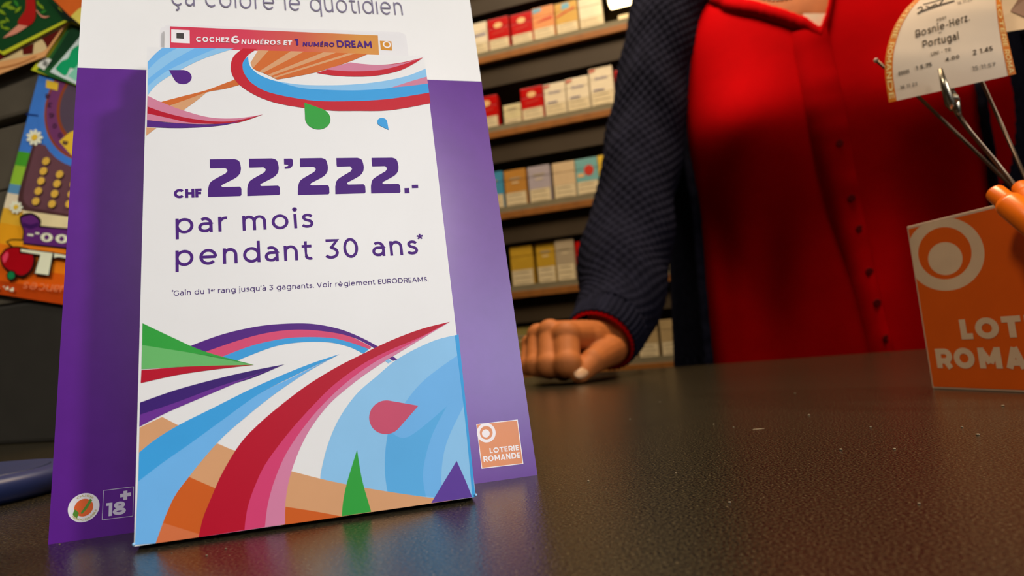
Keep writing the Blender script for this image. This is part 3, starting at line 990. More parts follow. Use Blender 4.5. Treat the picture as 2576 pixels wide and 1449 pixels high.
# dark green jungle card on top
t, pl = scratch_card('scratch_card', 'dark green scratch card with leaves and a red bird at the top left corner', [(176, 50), (9, 138), (-120, 60), (-40, -120), (110, -70)], 0.0092, mm('lime_edge', (176, 180, 40)))
pr = Print(pl, dw=0.00003)
pr.fill(mm('jungle', (22, 62, 30)), P5((585, 185), (20, 470)), P5((-400, 220), (-150, -420)), P5((390, -240), (585, 185)))
pr.fill(mm('jungle_dark', (18, 40, 26)), P5((575, 180), (640, 205)), P5((640, 170), (440, 0)), P5((400, -60), (575, 180)))
m_lf, m_lf2 = mm('leaf_bright', (112, 140, 30)), mm('leaf_mid', (46, 116, 40))
for (x, y, a, L) in ((60, 40, -0.5, 120), (100, 70, 0.3, 110), (150, 30, 1.0, 90), (30, 200, -0.2, 90), (70, 180, 0.9, 60), (60, 260, 0.2, 80), (20, 240, 1.2, 60), (380, 60, 0.8, 80), (400, 110, -0.4, 70), (350, 30, 1.3, 60), (170, 90, -0.8, 90), (20, 110, 0.6, 100)):
    ca, sa = math.cos(a) * L, math.sin(a) * L
    pr.fill(m_lf if (x + y) % 3 else m_lf2, P5((x - ca * 0.5, y - sa * 0.5), (x - sa * 0.16, y + ca * 0.16), (x + ca * 0.5, y + sa * 0.5)), P5((x + ca * 0.5, y + sa * 0.5), (x + sa * 0.16, y - ca * 0.16), (x - ca * 0.5, y - sa * 0.5)))
pr.fill(mm('bird_red', (158, 28, 24)), P5((240, 0), (235, 90), (190, 160), (170, 215), (250, 240), (310, 200), (330, 120), (310, -60), (250, -60)))
pr.fill(mm('bird_pink', (196, 128, 104)), P5((175, 225), (110, 280), (30, 350)), P5((30, 350), (150, 310), (262, 240)), P5((262, 240), (175, 225)))
pr.fill(mm('bird_pink', (196, 128, 104)), P5((340, 90), (390, 145), (460, 150)), P5((460, 150), (420, 165), (380, 155), (335, 100)))
pr.build('printed_face', t)

# orange card at the top
t, pl = scratch_card('scratch_card', 'orange scratch card with a pale yellow corner at the top, touching the white display card', [(128, -6), (172, 48), (330, 130), (360, -90), (160, -90)], 0.0112, mm('dark_rim', (30, 30, 26)))
pr = Print(pl, dw=0.00003)
pr.fill(mm('card_orange', (196, 92, 34)), P5((480, -10), (640, 150)), P5((1200, 420), (1300, -300)), P5((560, -300), (480, -10)))
pr.fill(mm('card_yellow', (222, 186, 84)), P5((645, 150), (720, 80), (800, 40)), P5((1000, 300), (800, 280)))
pr.build('printed_face', t)

# ------------------------------------------------------------------ easel display card
pa, pb = on_z(121, 1370, 0.0), on_z(1352, 1195, 0.0)
U = Vector((0.9612, 0.2757, 0)).normalized()
V = Vector((-0.0548, 0.2078, 0.9766))
V = (V - U * V.dot(U)).normalized()
POST = Plane(pa, (pb - pa).normalized(), V - (pb - pa).normalized() * V.dot((pb - pa).normalized()))
pw = (pb - pa).length
ph = pw * 1.41
m_white = mat('card_white_gloss', (232, 231, 228), 0.35, 0.4, grain=0.01)
m_core = mat('card_core_grey', (150, 140, 150), 0.8, 0.2)
m_purple = mat('card_purple_gloss', (92, 28, 136), 0.26, 0.75, grain=0.04, gscale=140)
# side edges as the photograph shows them, slightly tapering
uL = [POST.px(*p)[0] for p in ((121, 1370), (205, 0))]
vL = POST.px(205, 0)[1]
uR = POST.px(1182, 0)[0]
vR = POST.px(1182, 0)[1]


def post_edge(v):
    return uL[0] + (uL[1] - uL[0]) * v / vL, pw + (uR - pw) * v / vR


pt = thing('display_card', 'tall leaning easel card, white above and purple below, behind the leaflet box', 'display card', pa.lerp(pb, 0.5))
l1, r1 = post_edge(ph)
MB().prism([POST.P(0, 0, -0.0002), POST.P(pw, 0, -0.0002), POST.P(r1, ph, -0.0002), POST.P(l1, ph, -0.0002)], POST.n * -0.0014).build('board', m_white, pt)
# folding strut behind
sp = POST.P(pw * 0.5, 0.075, -0.002)
foot = POST.P(pw * 0.5, 0, 0)
fz = Vector((foot.x, foot.y, 0)) - POST.n * 0.065
fz.z = 0
sd = POST.u * 0.018
MB().prism([sp - sd, sp + sd, fz + sd * 1.6, fz - sd * 1.6], POST.n * -0.0012 + Vector((0, 0, 0.0006))).build('easel_strut', m_core, pt)
pr = Print(POST, w0=0.0)
bl, br = POST.px(196, 170), POST.px(1205, 205)
eb0, eb1 = post_edge(bl[1])[0], post_edge(br[1])[1]
pr.fill_uv(m_purple, [(0.0, 0.0), (pw, 0.0), (eb1, br[1]), (eb0, bl[1])])
pr.build('purple_panel', pt)
m_gtext = mat('ink_grey_violet', (112, 104, 132), 0.5)
pr = Print(POST, w0=0.00006)
pr.text(m_gtext, 'ça colore le quotidien', (428, 13), (1017, 38), (428.6, -21), 0.062, 0.53, gap=0.035)
pr.build('lettering', pt)
zc = lambda x, y: (1100 + x / 1.7453, 950 + y / 1.7453)
m_lot = mat('logo_tan', (214, 134, 84), 0.4)
m_lw2 = mat('logo_white', (232, 226, 228), 0.4)
pr = Print(POST, zc, w0=0.00006)
pr.fill(m_lw2, [(171, 204), (353, 184)], [(378, 379), (194, 400)])
pr.fill(m_lot, [(174, 207), (350, 188)], [(374, 376), (197, 396)])
pr.disc(m_lw2, (215, 242), pr.size((215, 242), (256, 240)), pr.size((215, 242), (243, 240)))
pr.disc(m_lw2, (213, 245), pr.size((215, 242), (232, 241)))
pr.text(m_lw2, 'LOTERIE', (229, 333), (360, 318), (225, 310), 0.155, 0.7, gap=0.02)
pr.text(m_lw2, 'ROMANDE', (202, 371), (366, 352), (198, 346), 0.155, 0.7, gap=0.02)
pr.build('lottery_logo', pt)
z7 = lambda x, y: (x / 2.0723, 750 + y / 2.0723)
m_lil = mat('ink_pale_lilac', (206, 196, 214), 0.4)
pr = Print(POST, z7, w0=0.00006)
q = [(540, 1003), (697, 983), (693, 1136), (533, 1156)]
for i in range(4):
    a, b = q[i], q[(i + 1) % 4]
    dx, dy = (b[1] - a[1]), -(b[0] - a[0])
    k = 1.3 / math.hypot(dx, dy)
    pr.fill(m_lil, [(a[0] - dx * k, a[1] - dy * k), (b[0] - dx * k, b[1] - dy * k)], [(b[0] + dx * k, b[1] + dy * k), (a[0] + dx * k, a[1] + dy * k)])
pr.text(m_lil, '18', (549, 1139), (654, 1125), (549, 1070), 0.15, 0.7)
pr.fill(m_lil, [(644, 1006), (664, 1003)], [(663, 1050), (643, 1053)])
pr.fill(m_lil, [(627, 1021), (683, 1013)], [(683, 1031), (627, 1039)])
pr.build('age_mark', pt)
pr = Print(POST, z7, w0=0.00006)
c = (437, 1092)
pr.disc(m_lw2, c, pr.size(c, (519, 1082)), n=48)
m_or, m_gr, m_gold2 = mat('badge_orange', (226, 96, 34), 0.4), mat('badge_green', (84, 140, 40), 0.4), mat('badge_lettering', (190, 176, 96), 0.4)
pr.disc(m_or, c, pr.size(c, (487, 1086)), n=40)
pr.fill(m_gr, [(392, 1100), (380, 1130), (402, 1150)], [(402, 1150), (412, 1120)])
pr.fill(m_gr, [(420, 1120), (445, 1085), (470, 1045)], [(482, 1052), (458, 1092), (428, 1126)])
rb = pr.size(c, (505, 1084))
cu, cv = pr.loc(c)
for (word, a0, a1) in (('JOUER', 135, 45), ('RESPONSABLE', 215, 345)):
    flip = word != 'JOUER'

    def fn(x, y, a0=a0, a1=a1, flip=flip):
        an = math.radians(a0 + (a1 - a0) * x)
        r = rb - (y - 0.35) * rb * 0.24 if flip else rb + (y - 0.35) * rb * 0.24
        return POST.P(cu + r * math.cos(an), cv + r * math.sin(an), pr.w + 0.00003)
    lay_text(pr.mb, word, fn, 0.13, pr.slot(m_gold2))
pr.build('round_badge', pt)

# ------------------------------------------------------------------ leaflet box in front of it
ZB = 0.0012
ba, bb = on_z(337, 1375, ZB), on_z(1197, 1250, ZB)
bu = (bb - ba).normalized()
BOX = Plane(ba, bu, V - bu * V.dot(bu))
bw = (bb - ba).length
TLb, TRb = BOX.px(370, 118), BOX.px(1067, 142)
bx = thing('leaflet_box', 'white cardboard leaflet box printed with colourful ribbons and purple lettering', 'leaflet box', ba.lerp(bb, 0.5))
depth = (ba - POST.o).dot(POST.n) - 0.0006
m_paper = mat('box_white', (230, 229, 227), 0.42, 0.4, grain=0.01)
m_side = mat('box_side_blue', (150, 196, 232), 0.4, 0.4)
th = 0.0006
MB().prism([BOX.P(0, 0, -0.00002), BOX.P(bw, 0, -0.00002), BOX.P(*TRb, -0.00002), BOX.P(*TLb, -0.00002)], BOX.n * -th).build('front_panel', m_paper, bx)
for e0, e1 in (((0, 0), TLb), ((bw, 0), TRb)):
    sgn = 1 if e0 == (0, 0) else -1
    MB().prism([BOX.P(*e0, -th), BOX.P(*e1, -th), BOX.P(*e1, -depth), BOX.P(*e0, -depth)], BOX.u * 0.0006 * sgn).build('side_panel', m_paper, bx)
MB().prism([BOX.P(0.0006, 0.0002, -th), BOX.P(bw - 0.0006, 0.0002, -th), BOX.P(bw - 0.0006, 0.0002, -depth), BOX.P(0.0006, 0.0002, -depth)], BOX.v * 0.0006).build('bottom_panel', m_paper, bx)
hb = TLb[1]
MB().prism([BOX.P(0.0006, 0.001, -depth), BOX.P(bw - 0.0006, 0.001, -depth), BOX.P(bw * 0.985, hb * 0.96, -depth), BOX.P(bw * 0.02, hb * 0.96, -depth)], BOX.n * 0.0006).build('back_panel', m_paper, bx)
# tiny folded tabs at the lower corners
for (x, y) in ((337, 1375), (1197, 1250)):
    c = BOX.P(*BOX.px(x, y), 0)
    MB().ball(c + BOX.n * 0.0002 + BOX.v * 0.0005, 0.0004, 0.0004, 0.0004, 10).build('corner_tab', m_side, bx, smooth=True)

z1_ = lambda x, y: (300 + x / 2.8622, y / 2.8622)
z2_ = lambda x, y: (300 + x / 2.8622, 350 + y / 2.8622)
z3_ = lambda x, y: (320 + x / 2.8622, 750 + y / 2.8622)
I = lambda n, c: mat('ink_' + n, c, 0.45, 0.18, grain=0.03)
sky, sky2, sky3 = I('sky', (110, 180, 236)), I('sky_light', (140, 196, 236)), I('blue', (58, 160, 224))
red, pink, rose = I('red', (196, 24, 44)), I('pink', (216, 76, 116)), I('rose', (208, 128, 154))
orange, tan, burnt, salmon = I('orange', (208, 106, 42)), I('tan', (214, 158, 112)), I('burnt_orange', (204, 92, 26)), I('salmon', (210, 112, 66))
purple, violet, indigo = I('purple', (82, 28, 128)), I('violet', (106, 44, 146)), I('indigo', (58, 24, 112))
green, lime = I('green', (46, 160, 58)), I('lime', (104, 184, 104))
crim, ruby, mauve = I('crimson', (182, 2, 38)), I('ruby', (212, 62, 112)), I('mauve', (212, 128, 162))

pr = Print(BOX, z1_)
# sky band, top left
pr.fill(sky, [(205, 445), (262, 385), (312, 343)], [(312, 343), (825, 350)], [(825, 350), (600, 425), (400, 525), (270, 610), (204, 688)])
pr.fill(sky2, [(205, 505), (300, 415), (420, 345)], [(420, 345), (545, 347)], [(545, 347), (380, 440), (205, 570)])
pr.fill(sky2, [(204, 620), (330, 520), (520, 425), (700, 348)], [(700, 348), (825, 350)], [(825, 350), (600, 425), (400, 525), (270, 610), (204, 688)])
pr.drop(purple, (357, 505), (457, 555), (457, 606))
# orange twist and tail
pr.fill(tan, [(640, 655), (570, 715), (460, 795)], [(460, 795), (360, 765)], [(360, 765), (500, 705), (640, 655)])
pr.fill(orange, [(870, 560), (760, 600), (620, 652), (450, 695), (300, 735)], [(300, 735), (350, 765)], [(350, 765), (500, 712), (640, 662), (760, 640), (890, 605)])
pr.fill(tan, [(196, 918), (268, 922)], [(268, 922), (230, 950), (195, 978)])
# fan
tops = [(1000, 362), (1075, 365), (1235, 369), (1330, 372), (1470, 377), (1560, 380), (1650, 384), (1700, 386), (1792, 389)]
bots = [(945, 452), (962, 492), (1005, 516), (1036, 525), (1068, 540), (1090, 549), (1104, 556), (1116, 564), (1140, 573)]
sides = [None] * 8 + [[(1792, 389), (1620, 458), (1400, 525), (1140, 573)]]
for k in range(8):
    m_ = tan if k % 2 == 0 else orange
    lo = [tops[k + 1], bots[k + 1]] if k < 7 else sides[8]
    pr.fill(m_, [bots[k], tops[k]], lo)
# red swoosh under the top right
pr.fill(red, [(1420, 526), (1550, 545), (1700, 552), (1850, 545), (2010, 512), (2120, 460), (2187, 415)], [(2187, 415), (2010, 455), (1850, 468), (1663, 452)])
pr.fill(rose, [(1480, 500), (1650, 514), (1850, 508), (2000, 478), (2187, 415)], [(2187, 415), (2080, 446), (1950, 466), (1800, 466), (1663, 450)])
# blue band and red band
pr.fill(red, [(892, 349), (825, 405), (803, 475), (815, 540), (870, 615), (1010, 700), (1200, 757), (1500, 795), (1700, 799), (1950, 794), (2240, 744)], [(2240, 744), (2231, 664)], [(2231, 664), (1950, 706), (1700, 722), (1400, 720), (1100, 670), (960, 600), (900, 530), (890, 465), (925, 400), (992, 353)])
pr.fill(sky3, [(928, 405), (893, 445), (889, 490), (910, 545), (965, 607), (1100, 672), (1400, 725), (1700, 728), (1950, 712), (2231, 668)], [(2231, 668), (2205, 495)], [(2205, 495), (2080, 545), (1900, 585), (1700, 608), (1500, 615), (1300, 610), (1130, 585), (1020, 545), (960, 500), (935, 460), (928, 405)])
pr.fill(sky2, [(1130, 585), (1300, 610), (1500, 615), (1700, 608), (1900, 585), (2080, 545), (2205, 495)], [(2205, 495), (2215, 552)], [(2215, 552), (2000, 625), (1750, 650), (1500, 648), (1300, 632), (1130, 585)])
pr.fill(rose, [(1958, 632), (2080, 592), (2214, 553)], [(2214, 553), (2222, 602)], [(2222, 602), (2100, 618), (1958, 632)])
# left red ribbon
pr.fill(rose, [(204, 690), (300, 735), (450, 792), (650, 846), (850, 852), (1035, 825)], [(1035, 825), (900, 868), (750, 890), (500, 892), (200, 866)])
pr.fill(crim, [(204, 768), (330, 812), (500, 852), (700, 876), (850, 868), (1035, 825)], [(1035, 825), (860, 882), (700, 893), (500, 882), (350, 850), (203, 818)])
pr.fill(purple, [(201, 867), (400, 888), (600, 897), (760, 890), (870, 873)], [(870, 873), (760, 900), (600, 916), (400, 922), (199, 914)])
pr.drop(green, (1333, 740), (1430, 855), (1430, 932))
pr.drop(sky3, (1940, 936), (1894, 880), (1858, 878))
# lower artwork
pr.build('printed_artwork', bx)
pr = Print(BOX, z1_)
pr.conv = z3_
lb = lambda t: ((48 + (2510 - 48) * t), (1789 + (1431 - 1789) * t))      # lower edge of the box in these points
pr.fill(purple, [(440, 350), (650, 272), (850, 220), (1050, 190), (1300, 183), (1500, 215), (1650, 268), (1800, 345), (1945, 441)], [(1945, 441), (1915, 452)], [(1915, 452), (1740, 338), (1600, 275), (1400, 237), (1200, 228), (1000, 252), (800, 305), (540, 395)])
pr.fill(pink, [(540, 395), (800, 305), (1000, 252), (1200, 228), (1400, 237), (1600, 275), (1760, 352)], [(1745, 368), (1600, 318), (1450, 285), (1200, 284), (1000, 316), (850, 358), (670, 428)])
pr.fill(sky3, [(660, 432), (850, 358), (1000, 316), (1200, 284), (1450, 285), (1600, 318), (1740, 368)], [(1700, 400), (1600, 352), (1450, 318), (1250, 318), (1050, 352), (780, 455)])
pr.fill(sky2, [(1830, 400), (1905, 455)], [(1880, 470), (1810, 412)])
# blue field at the right
pr.fill(sky2, [(2386, 262), (2200, 310), (1960, 430), (1790, 568), (1650, 692), (1530, 860), (1450, 1040), (1400, 1230), (1390, 1310)], [(1390, 1310), (1960, 1440)], [(1960, 1440), lb(0.999)], [lb(0.999), (2386, 262)])
pr.fill(sky, [(2395, 400), (2150, 580), (2010, 740), (1900, 920), (1860, 1080), (1856, 1260), (1875, 1400)], [(1875, 1400), (2270, 1440)], [(2270, 1440), (2262, 1260), (2300, 1040), (2420, 780)])
pr.fill(I('azure', (88, 172, 228)), [(1880, 950), (1862, 1080), (1857, 1260), (1875, 1400)], [(1875, 1400), (2150, 1430)], [(2150, 1430), (2130, 1250), (2190, 1000), (2300, 780)], [(2300, 780), (2020, 1000), (1880, 950)])
pr.fill(sky3, [(2358, 268), (2386, 262)], [(2386, 262), lb(0.999)], [lb(0.999), lb(0.990)], [lb(0.990), (2430, 850), (2358, 268)])
# sand at the foot
pr.fill(tan, [(1180, 1245), (1390, 1300), (1600, 1345), (1870, 1392), (2200, 1440), (2320, 1452)], [(2320, 1452), lb(0.93)], [lb(0.93), lb(0.43)], [lb(0.43), (1135, 1450), (1180, 1245)])
pr.fill(burnt, [(1140, 1502), (1350, 1535), (1550, 1573)], [(1550, 1573), lb(0.438)])
pr.fill(green, [(1655, 1092), (1692, 1310), (1757, 1538)], [(1757, 1538), (1545, 1570)], [(1545, 1570), (1555, 1460), (1585, 1320), (1655, 1092)])
pr.fill(I('deep_violet', (92, 58, 152)), [(2372, 1172), (2430, 1300), (2484, 1433)], [(2484, 1433), (2188, 1476)], [(2188, 1476), (2372, 1172)])
pr.drop(I('drop_pink', (200, 78, 108)), (2097, 775), (1865, 857), (1742, 857))
# sand behind the stripes
pr.fill(tan, [(648, 1045), (755, 1091), (800, 1100)], [(800, 1100), (740, 1250), (660, 1380)], [(660, 1380), (604, 1358), (436, 1285)], [(436, 1285), (550, 1150), (648, 1045)])
pr.fill(burnt, [(436, 1283), (606, 1357), (660, 1380)], [(660, 1380), (610, 1500), (560, 1712)], [(560, 1712), (258, 1620)], [(258, 1620), (330, 1430), (436, 1283)])
pr.fill(salmon, [(258, 1618), (560, 1712)], [(560, 1712), (556, 1715)], [(556, 1715), (205, 1766)], [(205, 1766), (258, 1618)])
pr.fill(tan, [(252, 855), (368, 916)], [(368, 916), (220, 1020), (85, 1112)], [(85, 1112), (90, 932)])
# purple stripe
pr.fill(indigo, [(93, 752), (350, 662), (650, 580), (900, 522), (1132, 477)], [(1132, 477), (900, 575), (650, 652), (350, 762), (91, 845)])
pr.fill(violet, [(91, 840), (350, 752), (650, 640), (900, 560), (1132, 477)], [(1132, 477), (850, 585), (600, 690), (300, 818), (88, 926)])
# red and green wedges
pr.fill(crim, [(103, 518), (500, 490), (912, 481)], [(912, 481), (600, 518), (350, 556), (98, 612)])
pr.fill(lime, [(108, 334), (500, 402), (912, 481)], [(912, 481), (500, 490), (103, 512)])
pr.fill(green, [(111, 181), (330, 285), (560, 385), (912, 481)], [(912, 481), (550, 410), (108, 338)])
# big blue stripe
pr.fill(sky3, [(1528, 404), (1350, 462), (1150, 540), (900, 650), (620, 790), (370, 915), (200, 1020), (86, 1112)], [(86, 1112), (80, 1320)], [(80, 1320), (250, 1190), (450, 1050), (700, 868), (950, 690), (1200, 560), (1528, 404)])
pr.fill(sky, [(1528, 404), (1200, 565), (950, 690), (700, 868), (450, 1050), (250, 1190), (80, 1320)], [(80, 1320), (56, 1776)], [(56, 1776), (205, 1766)], [(205, 1766), (260, 1610), (340, 1430), (450, 1280), (580, 1120), (700, 990), (850, 860), (1050, 700), (1300, 530), (1528, 404)])
# red swoosh
rtop = [(2322, 171), (2120, 222), (1900, 305), (1700, 400), (1500, 502), (1300, 625), (1120, 760), (960, 895), (820, 1040), (690, 1250), (600, 1450), (545, 1590), (514, 1722)]
rm1 = [(845, 1668), (852, 1600), (872, 1490), (925, 1340), (1005, 1180), (1170, 960), (1350, 760), (1500, 615), (1700, 472), (1900, 370), (2100, 285), (2322, 171)]
rm2 = [(992, 1648), (1012, 1490), (1062, 1310), (1150, 1110), (1290, 905), (1430, 745), (1600, 590), (1800, 450), (2000, 348), (2322, 171)]
rm3 = [(1137, 1628), (1142, 1450), (1185, 1240), (1290, 990), (1440, 780), (1620, 620), (1800, 490), (2000, 366), (2322, 171)]
pr.fill(mauve, rtop, [rtop[-1], rm3[0]], rm3)
pr.fill(ruby, rtop, [rtop[-1], rm2[0]], rm2)
pr.fill(crim, rtop, [rtop[-1], rm1[0]], rm1)
pr.build('printed_artwork', bx)

m_let = mat('ink_lettering_purple', (74, 26, 122), 0.5, 0.15, grain=0.02)
# heavy figures 22'222.-
pr = Print(BOX, z2_, w0=0.0009)
pr.w = 0.00002
two = outline([(652, 146), (825, 143)], [(825, 143), (862, 158), (876, 205), (872, 242)], [(872, 242), (840, 278), (742, 328)], [(742, 328), (735, 338), (745, 345)], [(745, 345), (866, 342)], [(866, 342), (876, 350), (880, 362)], [(880, 362), (880, 402)], [(880, 402), (872, 410)], [(872, 410), (640, 417)], [(640, 417), (640, 360)], [(640, 360), (652, 318), (682, 292), (765, 247)], [(765, 247), (779, 226), (764, 208)], [(764, 208), (657, 211)], [(657, 211), (653, 200)], [(653, 200), (652, 146)])
quads = [((640, 146), (880, 143), (880, 410), (640, 417)), ((922, 141), (1150, 138), (1158, 402), (922, 410)), ((1290, 138), (1503, 135), (1514, 397), (1286, 403)), ((1553, 136), (1760, 134), (1774, 390), (1556, 396)), ((1806, 135), (2010, 133), (2026, 387), (1814, 391))]
for q in quads:
    pts = []
    for (x, y) in two:
        s_, t_ = (x - 640) / 240, (y - 146 + (x - 640) / 240 * 3) / (271 - (x - 640) / 240 * 4)
        t_ = min(max(t_, 0), 1)
        X_ = (q[0][0] * (1 - s_) + q[1][0] * s_) * (1 - t_) + (q[3][0] * (1 - s_) + q[2][0] * s_) * t_
        Y_ = (q[0][1] * (1 - s_) + q[1][1] * s_) * (1 - t_) + (q[3][1] * (1 - s_) + q[2][1] * s_) * t_
        pts.append((X_, Y_))
    pr.fill_uv(m_let, [pr.loc(p) for p in pts])
pr.fill(m_let, [(1186, 141), (1240, 140)], [(1240, 140), (1249, 150)], [(1249, 150), (1248, 190), (1225, 212)], [(1225, 212), (1192, 214)], [(1192, 214), (1191, 199)], [(1191, 199), (1213, 194), (1217, 184)], [(1217, 184), (1187, 182)])
pr.fill(m_let, [(2053, 353), (2088, 352)], [(2091, 389), (2055, 390)])
pr.fill(m_let, [(2106, 329), (2151, 328)], [(2153, 352), (2108, 353)])
pr.build('amount_lettering', bx)
pr = Print(BOX, z2_)
pr.w = 0.00002
pr.text(m_let, 'CHF', (386, 426), (600, 419), (386, 362), 0.19, 0.7, gap=-0.07)
pr.build('currency_lettering', bx)
pr = Print(BOX, z2_)
pr.w = 0.00002
pr.text(m_let, 'par mois', (391, 681), (1402, 636), (390, 573), 0.097, 0.53, gap=0.055)
pr.text(m_let, 'pendant 30 ans', (390, 916), (2156, 829), (389, 803), 0.097, 0.53, gap=0.055)
pr.text(m_let, '*', (2145, 800), (2205, 797), (2143, 690), 0.075, 0.7)
pr.build('slogan_lettering', bx)
pr = Print(BOX, z2_)
pr.w = 0.00002
m_let2 = mat('ink_small_print', (72, 44, 112), 0.5, 0.15)
pr.text(m_let2, '*', (377, 1126), (392, 1125), (377, 1089), 0.09, 0.7)
pr.text(m_let2, 'Gain du 1', (388, 1129), (655, 1112), (388, 1092), 0.095, 0.7, gap=0.02)
pr.text(m_let2, 'er', (658, 1098), (690, 1096), (658, 1083), 0.13, 0.53)
pr.text(m_let2, "rang jusqu'à 3 gagnants. Voir règlement EURODREAMS.", (708, 1109), (2230, 1024), (707, 1081), 0.092, 0.53, gap=0.02)
pr.build('small_print_lettering', bx)

# ------------------------------------------------------------------ play slips in the box
m_slip = mat('slip_paper', (226, 224, 224), 0.5, 0.3, grain=0.01)
m_bar = bpy.data.materials.new('slip_banner_print')
m_bar.use_nodes = True
nt = m_bar.node_tree
b_ = nt.nodes['Principled BSDF']
b_.inputs['Roughness'].default_value = 0.45
at_ = nt.nodes.new('ShaderNodeAttribute')
at_.attribute_name = 'across'
rp = nt.nodes.new('ShaderNodeValToRGB')
e = rp.color_ramp.elements
e[0].position, e[0].color = 0.35, (lin(206), lin(20), lin(66), 1)
e[1].position, e[1].color = 0.9, (lin(206), lin(134), lin(24), 1)
k_ = e.new(0.62)
k_.color = (lin(200), lin(72), lin(42), 1)
nt.links.new(at_.outputs['Fac'], rp.inputs['Fac'])
nt.links.new(rp.outputs['Color'], b_.inputs['Base Color'])
for i in range(4):
    w_ = -0.0035 - 0.0016 * i
    SL = Plane(BOX.P(0, 0, w_), BOX.u, BOX.v)
    dx = (0, -12, -3, 6)[i]
    dy = (0, 2, -3, -1)[i]
    a, b = SL.px(414 + dx, 64 + dy), SL.px(1018 + dx * 0.5, 84 + dy)
    lab = ['front play slip in the leaflet box with a red to orange banner', 'play slip just behind the front one, showing its left edge', 'third play slip in the leaflet box, behind the edge of the second', 'rearmost play slip in the leaflet box against the display card'][i]
    s = thing('play_slip', lab, 'play slip', SL.P((a[0] + b[0]) / 2, 0.0015, 0), group='play slips in the leaflet box')
    vb = 0.0015
    rr = 0.0016
    top = [(a[0], a[1] - rr), (a[0] + rr * 0.3, a[1] - rr * 0.3), (a[0] + rr, a[1]), (b[0] - rr, b[1]), (b[0] - rr * 0.3, b[1] - rr * 0.3), (b[0], b[1] - rr)]
    MB().prism([SL.P(a[0], vb), SL.P(b[0], vb)] + [SL.P(*q) for q in reversed(top)], SL.n * -0.00018).build('slip_sheet', m_slip, s)
    if i == 0:
        pr = Print(SL, z1_)
        q = [pr.loc(p) for p in ((365, 190), (1862, 255), (1872, 420), (365, 365))]
        n = 24
        pr.w += pr.dw
        rows = [[SL.P(q[0][0] + (q[1][0] - q[0][0]) * k / n, q[0][1] + (q[1][1] - q[0][1]) * k / n, pr.w) for k in range(n + 1)],
                [SL.P(q[3][0] + (q[2][0] - q[3][0]) * k / n, q[3][1] + (q[2][1] - q[3][1]) * k / n, pr.w) for k in range(n + 1)]]
        bar = MB().grid(rows).build('banner', m_bar, s, fix=False)
        att = bar.data.attributes.new('across', 'FLOAT', 'POINT')
        for k in range(2 * (n + 1)):
            att.data[k].value = (k % (n + 1)) / n
        pr.fill(m_lw2, [(374, 212), (507, 218)], [(508, 313), (374, 306)])
        pr.fill(mat('slip_black_mark', (40, 34, 32)), [(412, 237), (465, 239)], [(466, 279), (412, 276)])
        pr.build('printed_mark', s)
        pr = Print(SL, z1_)
        pr.fill(I('logo_amber', (208, 140, 44)), [(1876, 294), (1960, 298)], [(1964, 364), (1884, 359)])
        pr.disc(m_lw2, (1927, 321), pr.size((1927, 321), (1956, 322)), pr.size((1927, 321), (1946, 322)))
        pr.build('printed_logo', s)
        pr = Print(SL, z1_, w0=0.00016)
        pr.text(m_lw2, 'COCHEZ', (551, 303), (797, 309), (551, 266), 0.155, 0.7, gap=0.02)
        pr.text(m_lw2, '6', (808, 313), (862, 315), (808, 262), 0.16, 0.7)
        pr.text(m_lw2, 'NUMÉROS ET', (876, 319), (1244, 328), (876, 285), 0.15, 0.7, slant=0.12, gap=0.02)
        pr.text(m_let, '1', (1262, 327), (1294, 328), (1262, 282), 0.17, 0.7)
        pr.text(m_let, 'NUMÉRO', (1318, 334), (1552, 339), (1318, 304), 0.15, 0.7, slant=0.12, gap=0.02)
        pr.text(m_let, 'DREAM', (1565, 341), (1824, 346), (1565, 293), 0.14, 0.7, gap=0.01)
        pr.build('banner_lettering', s)

# ------------------------------------------------------------------ crumbs and dust on the counter
m_crumb = mat('crumb_pale', (128, 112, 90), 0.8, 0.2)
cr = MB()
for (x, y, r) in ((568, 1381, 0.00022), (520, 1398, 0.00025), (432, 1392, 0.00014), (783, 1384, 0.00013), (860, 1275, 0.00012), (1158, 1272, 0.00014), (1835, 1265, 0.00035), (1660, 1012, 0.0004), (1845, 1075, 0.0003), (2115, 1132, 0.0005), (2190, 1075, 0.0004),
                  (2312, 1268, 0.0003), (1795, 1068, 0.0003), (2035, 1045, 0.0005), (2460, 1095, 0.0006), (2523, 1022, 0.0006), (2420, 1075, 0.0004), (1480, 1210, 0.0003), (1585, 1055, 0.0004), (2000, 990, 0.0005), (1700, 1190, 0.0002), (2250, 1130, 0.0004), (178, 1310, 0.0002), (150, 1370, 0.0002)):
    p = on_z(x, y, 0.0)
    cr.ball(p + EZ * r * 0.45, r * 1.2, r, r * 0.55, 8)
p = on_z(1908, 1079, 0.0)
cr.ball(p, 0.0026, 0.0007, 0.0001, 10)
tag(cr.build('crumbs', m_crumb, fix=False), 'pale crumbs and dust specks scattered over the dark counter', 'crumbs', kind='stuff')

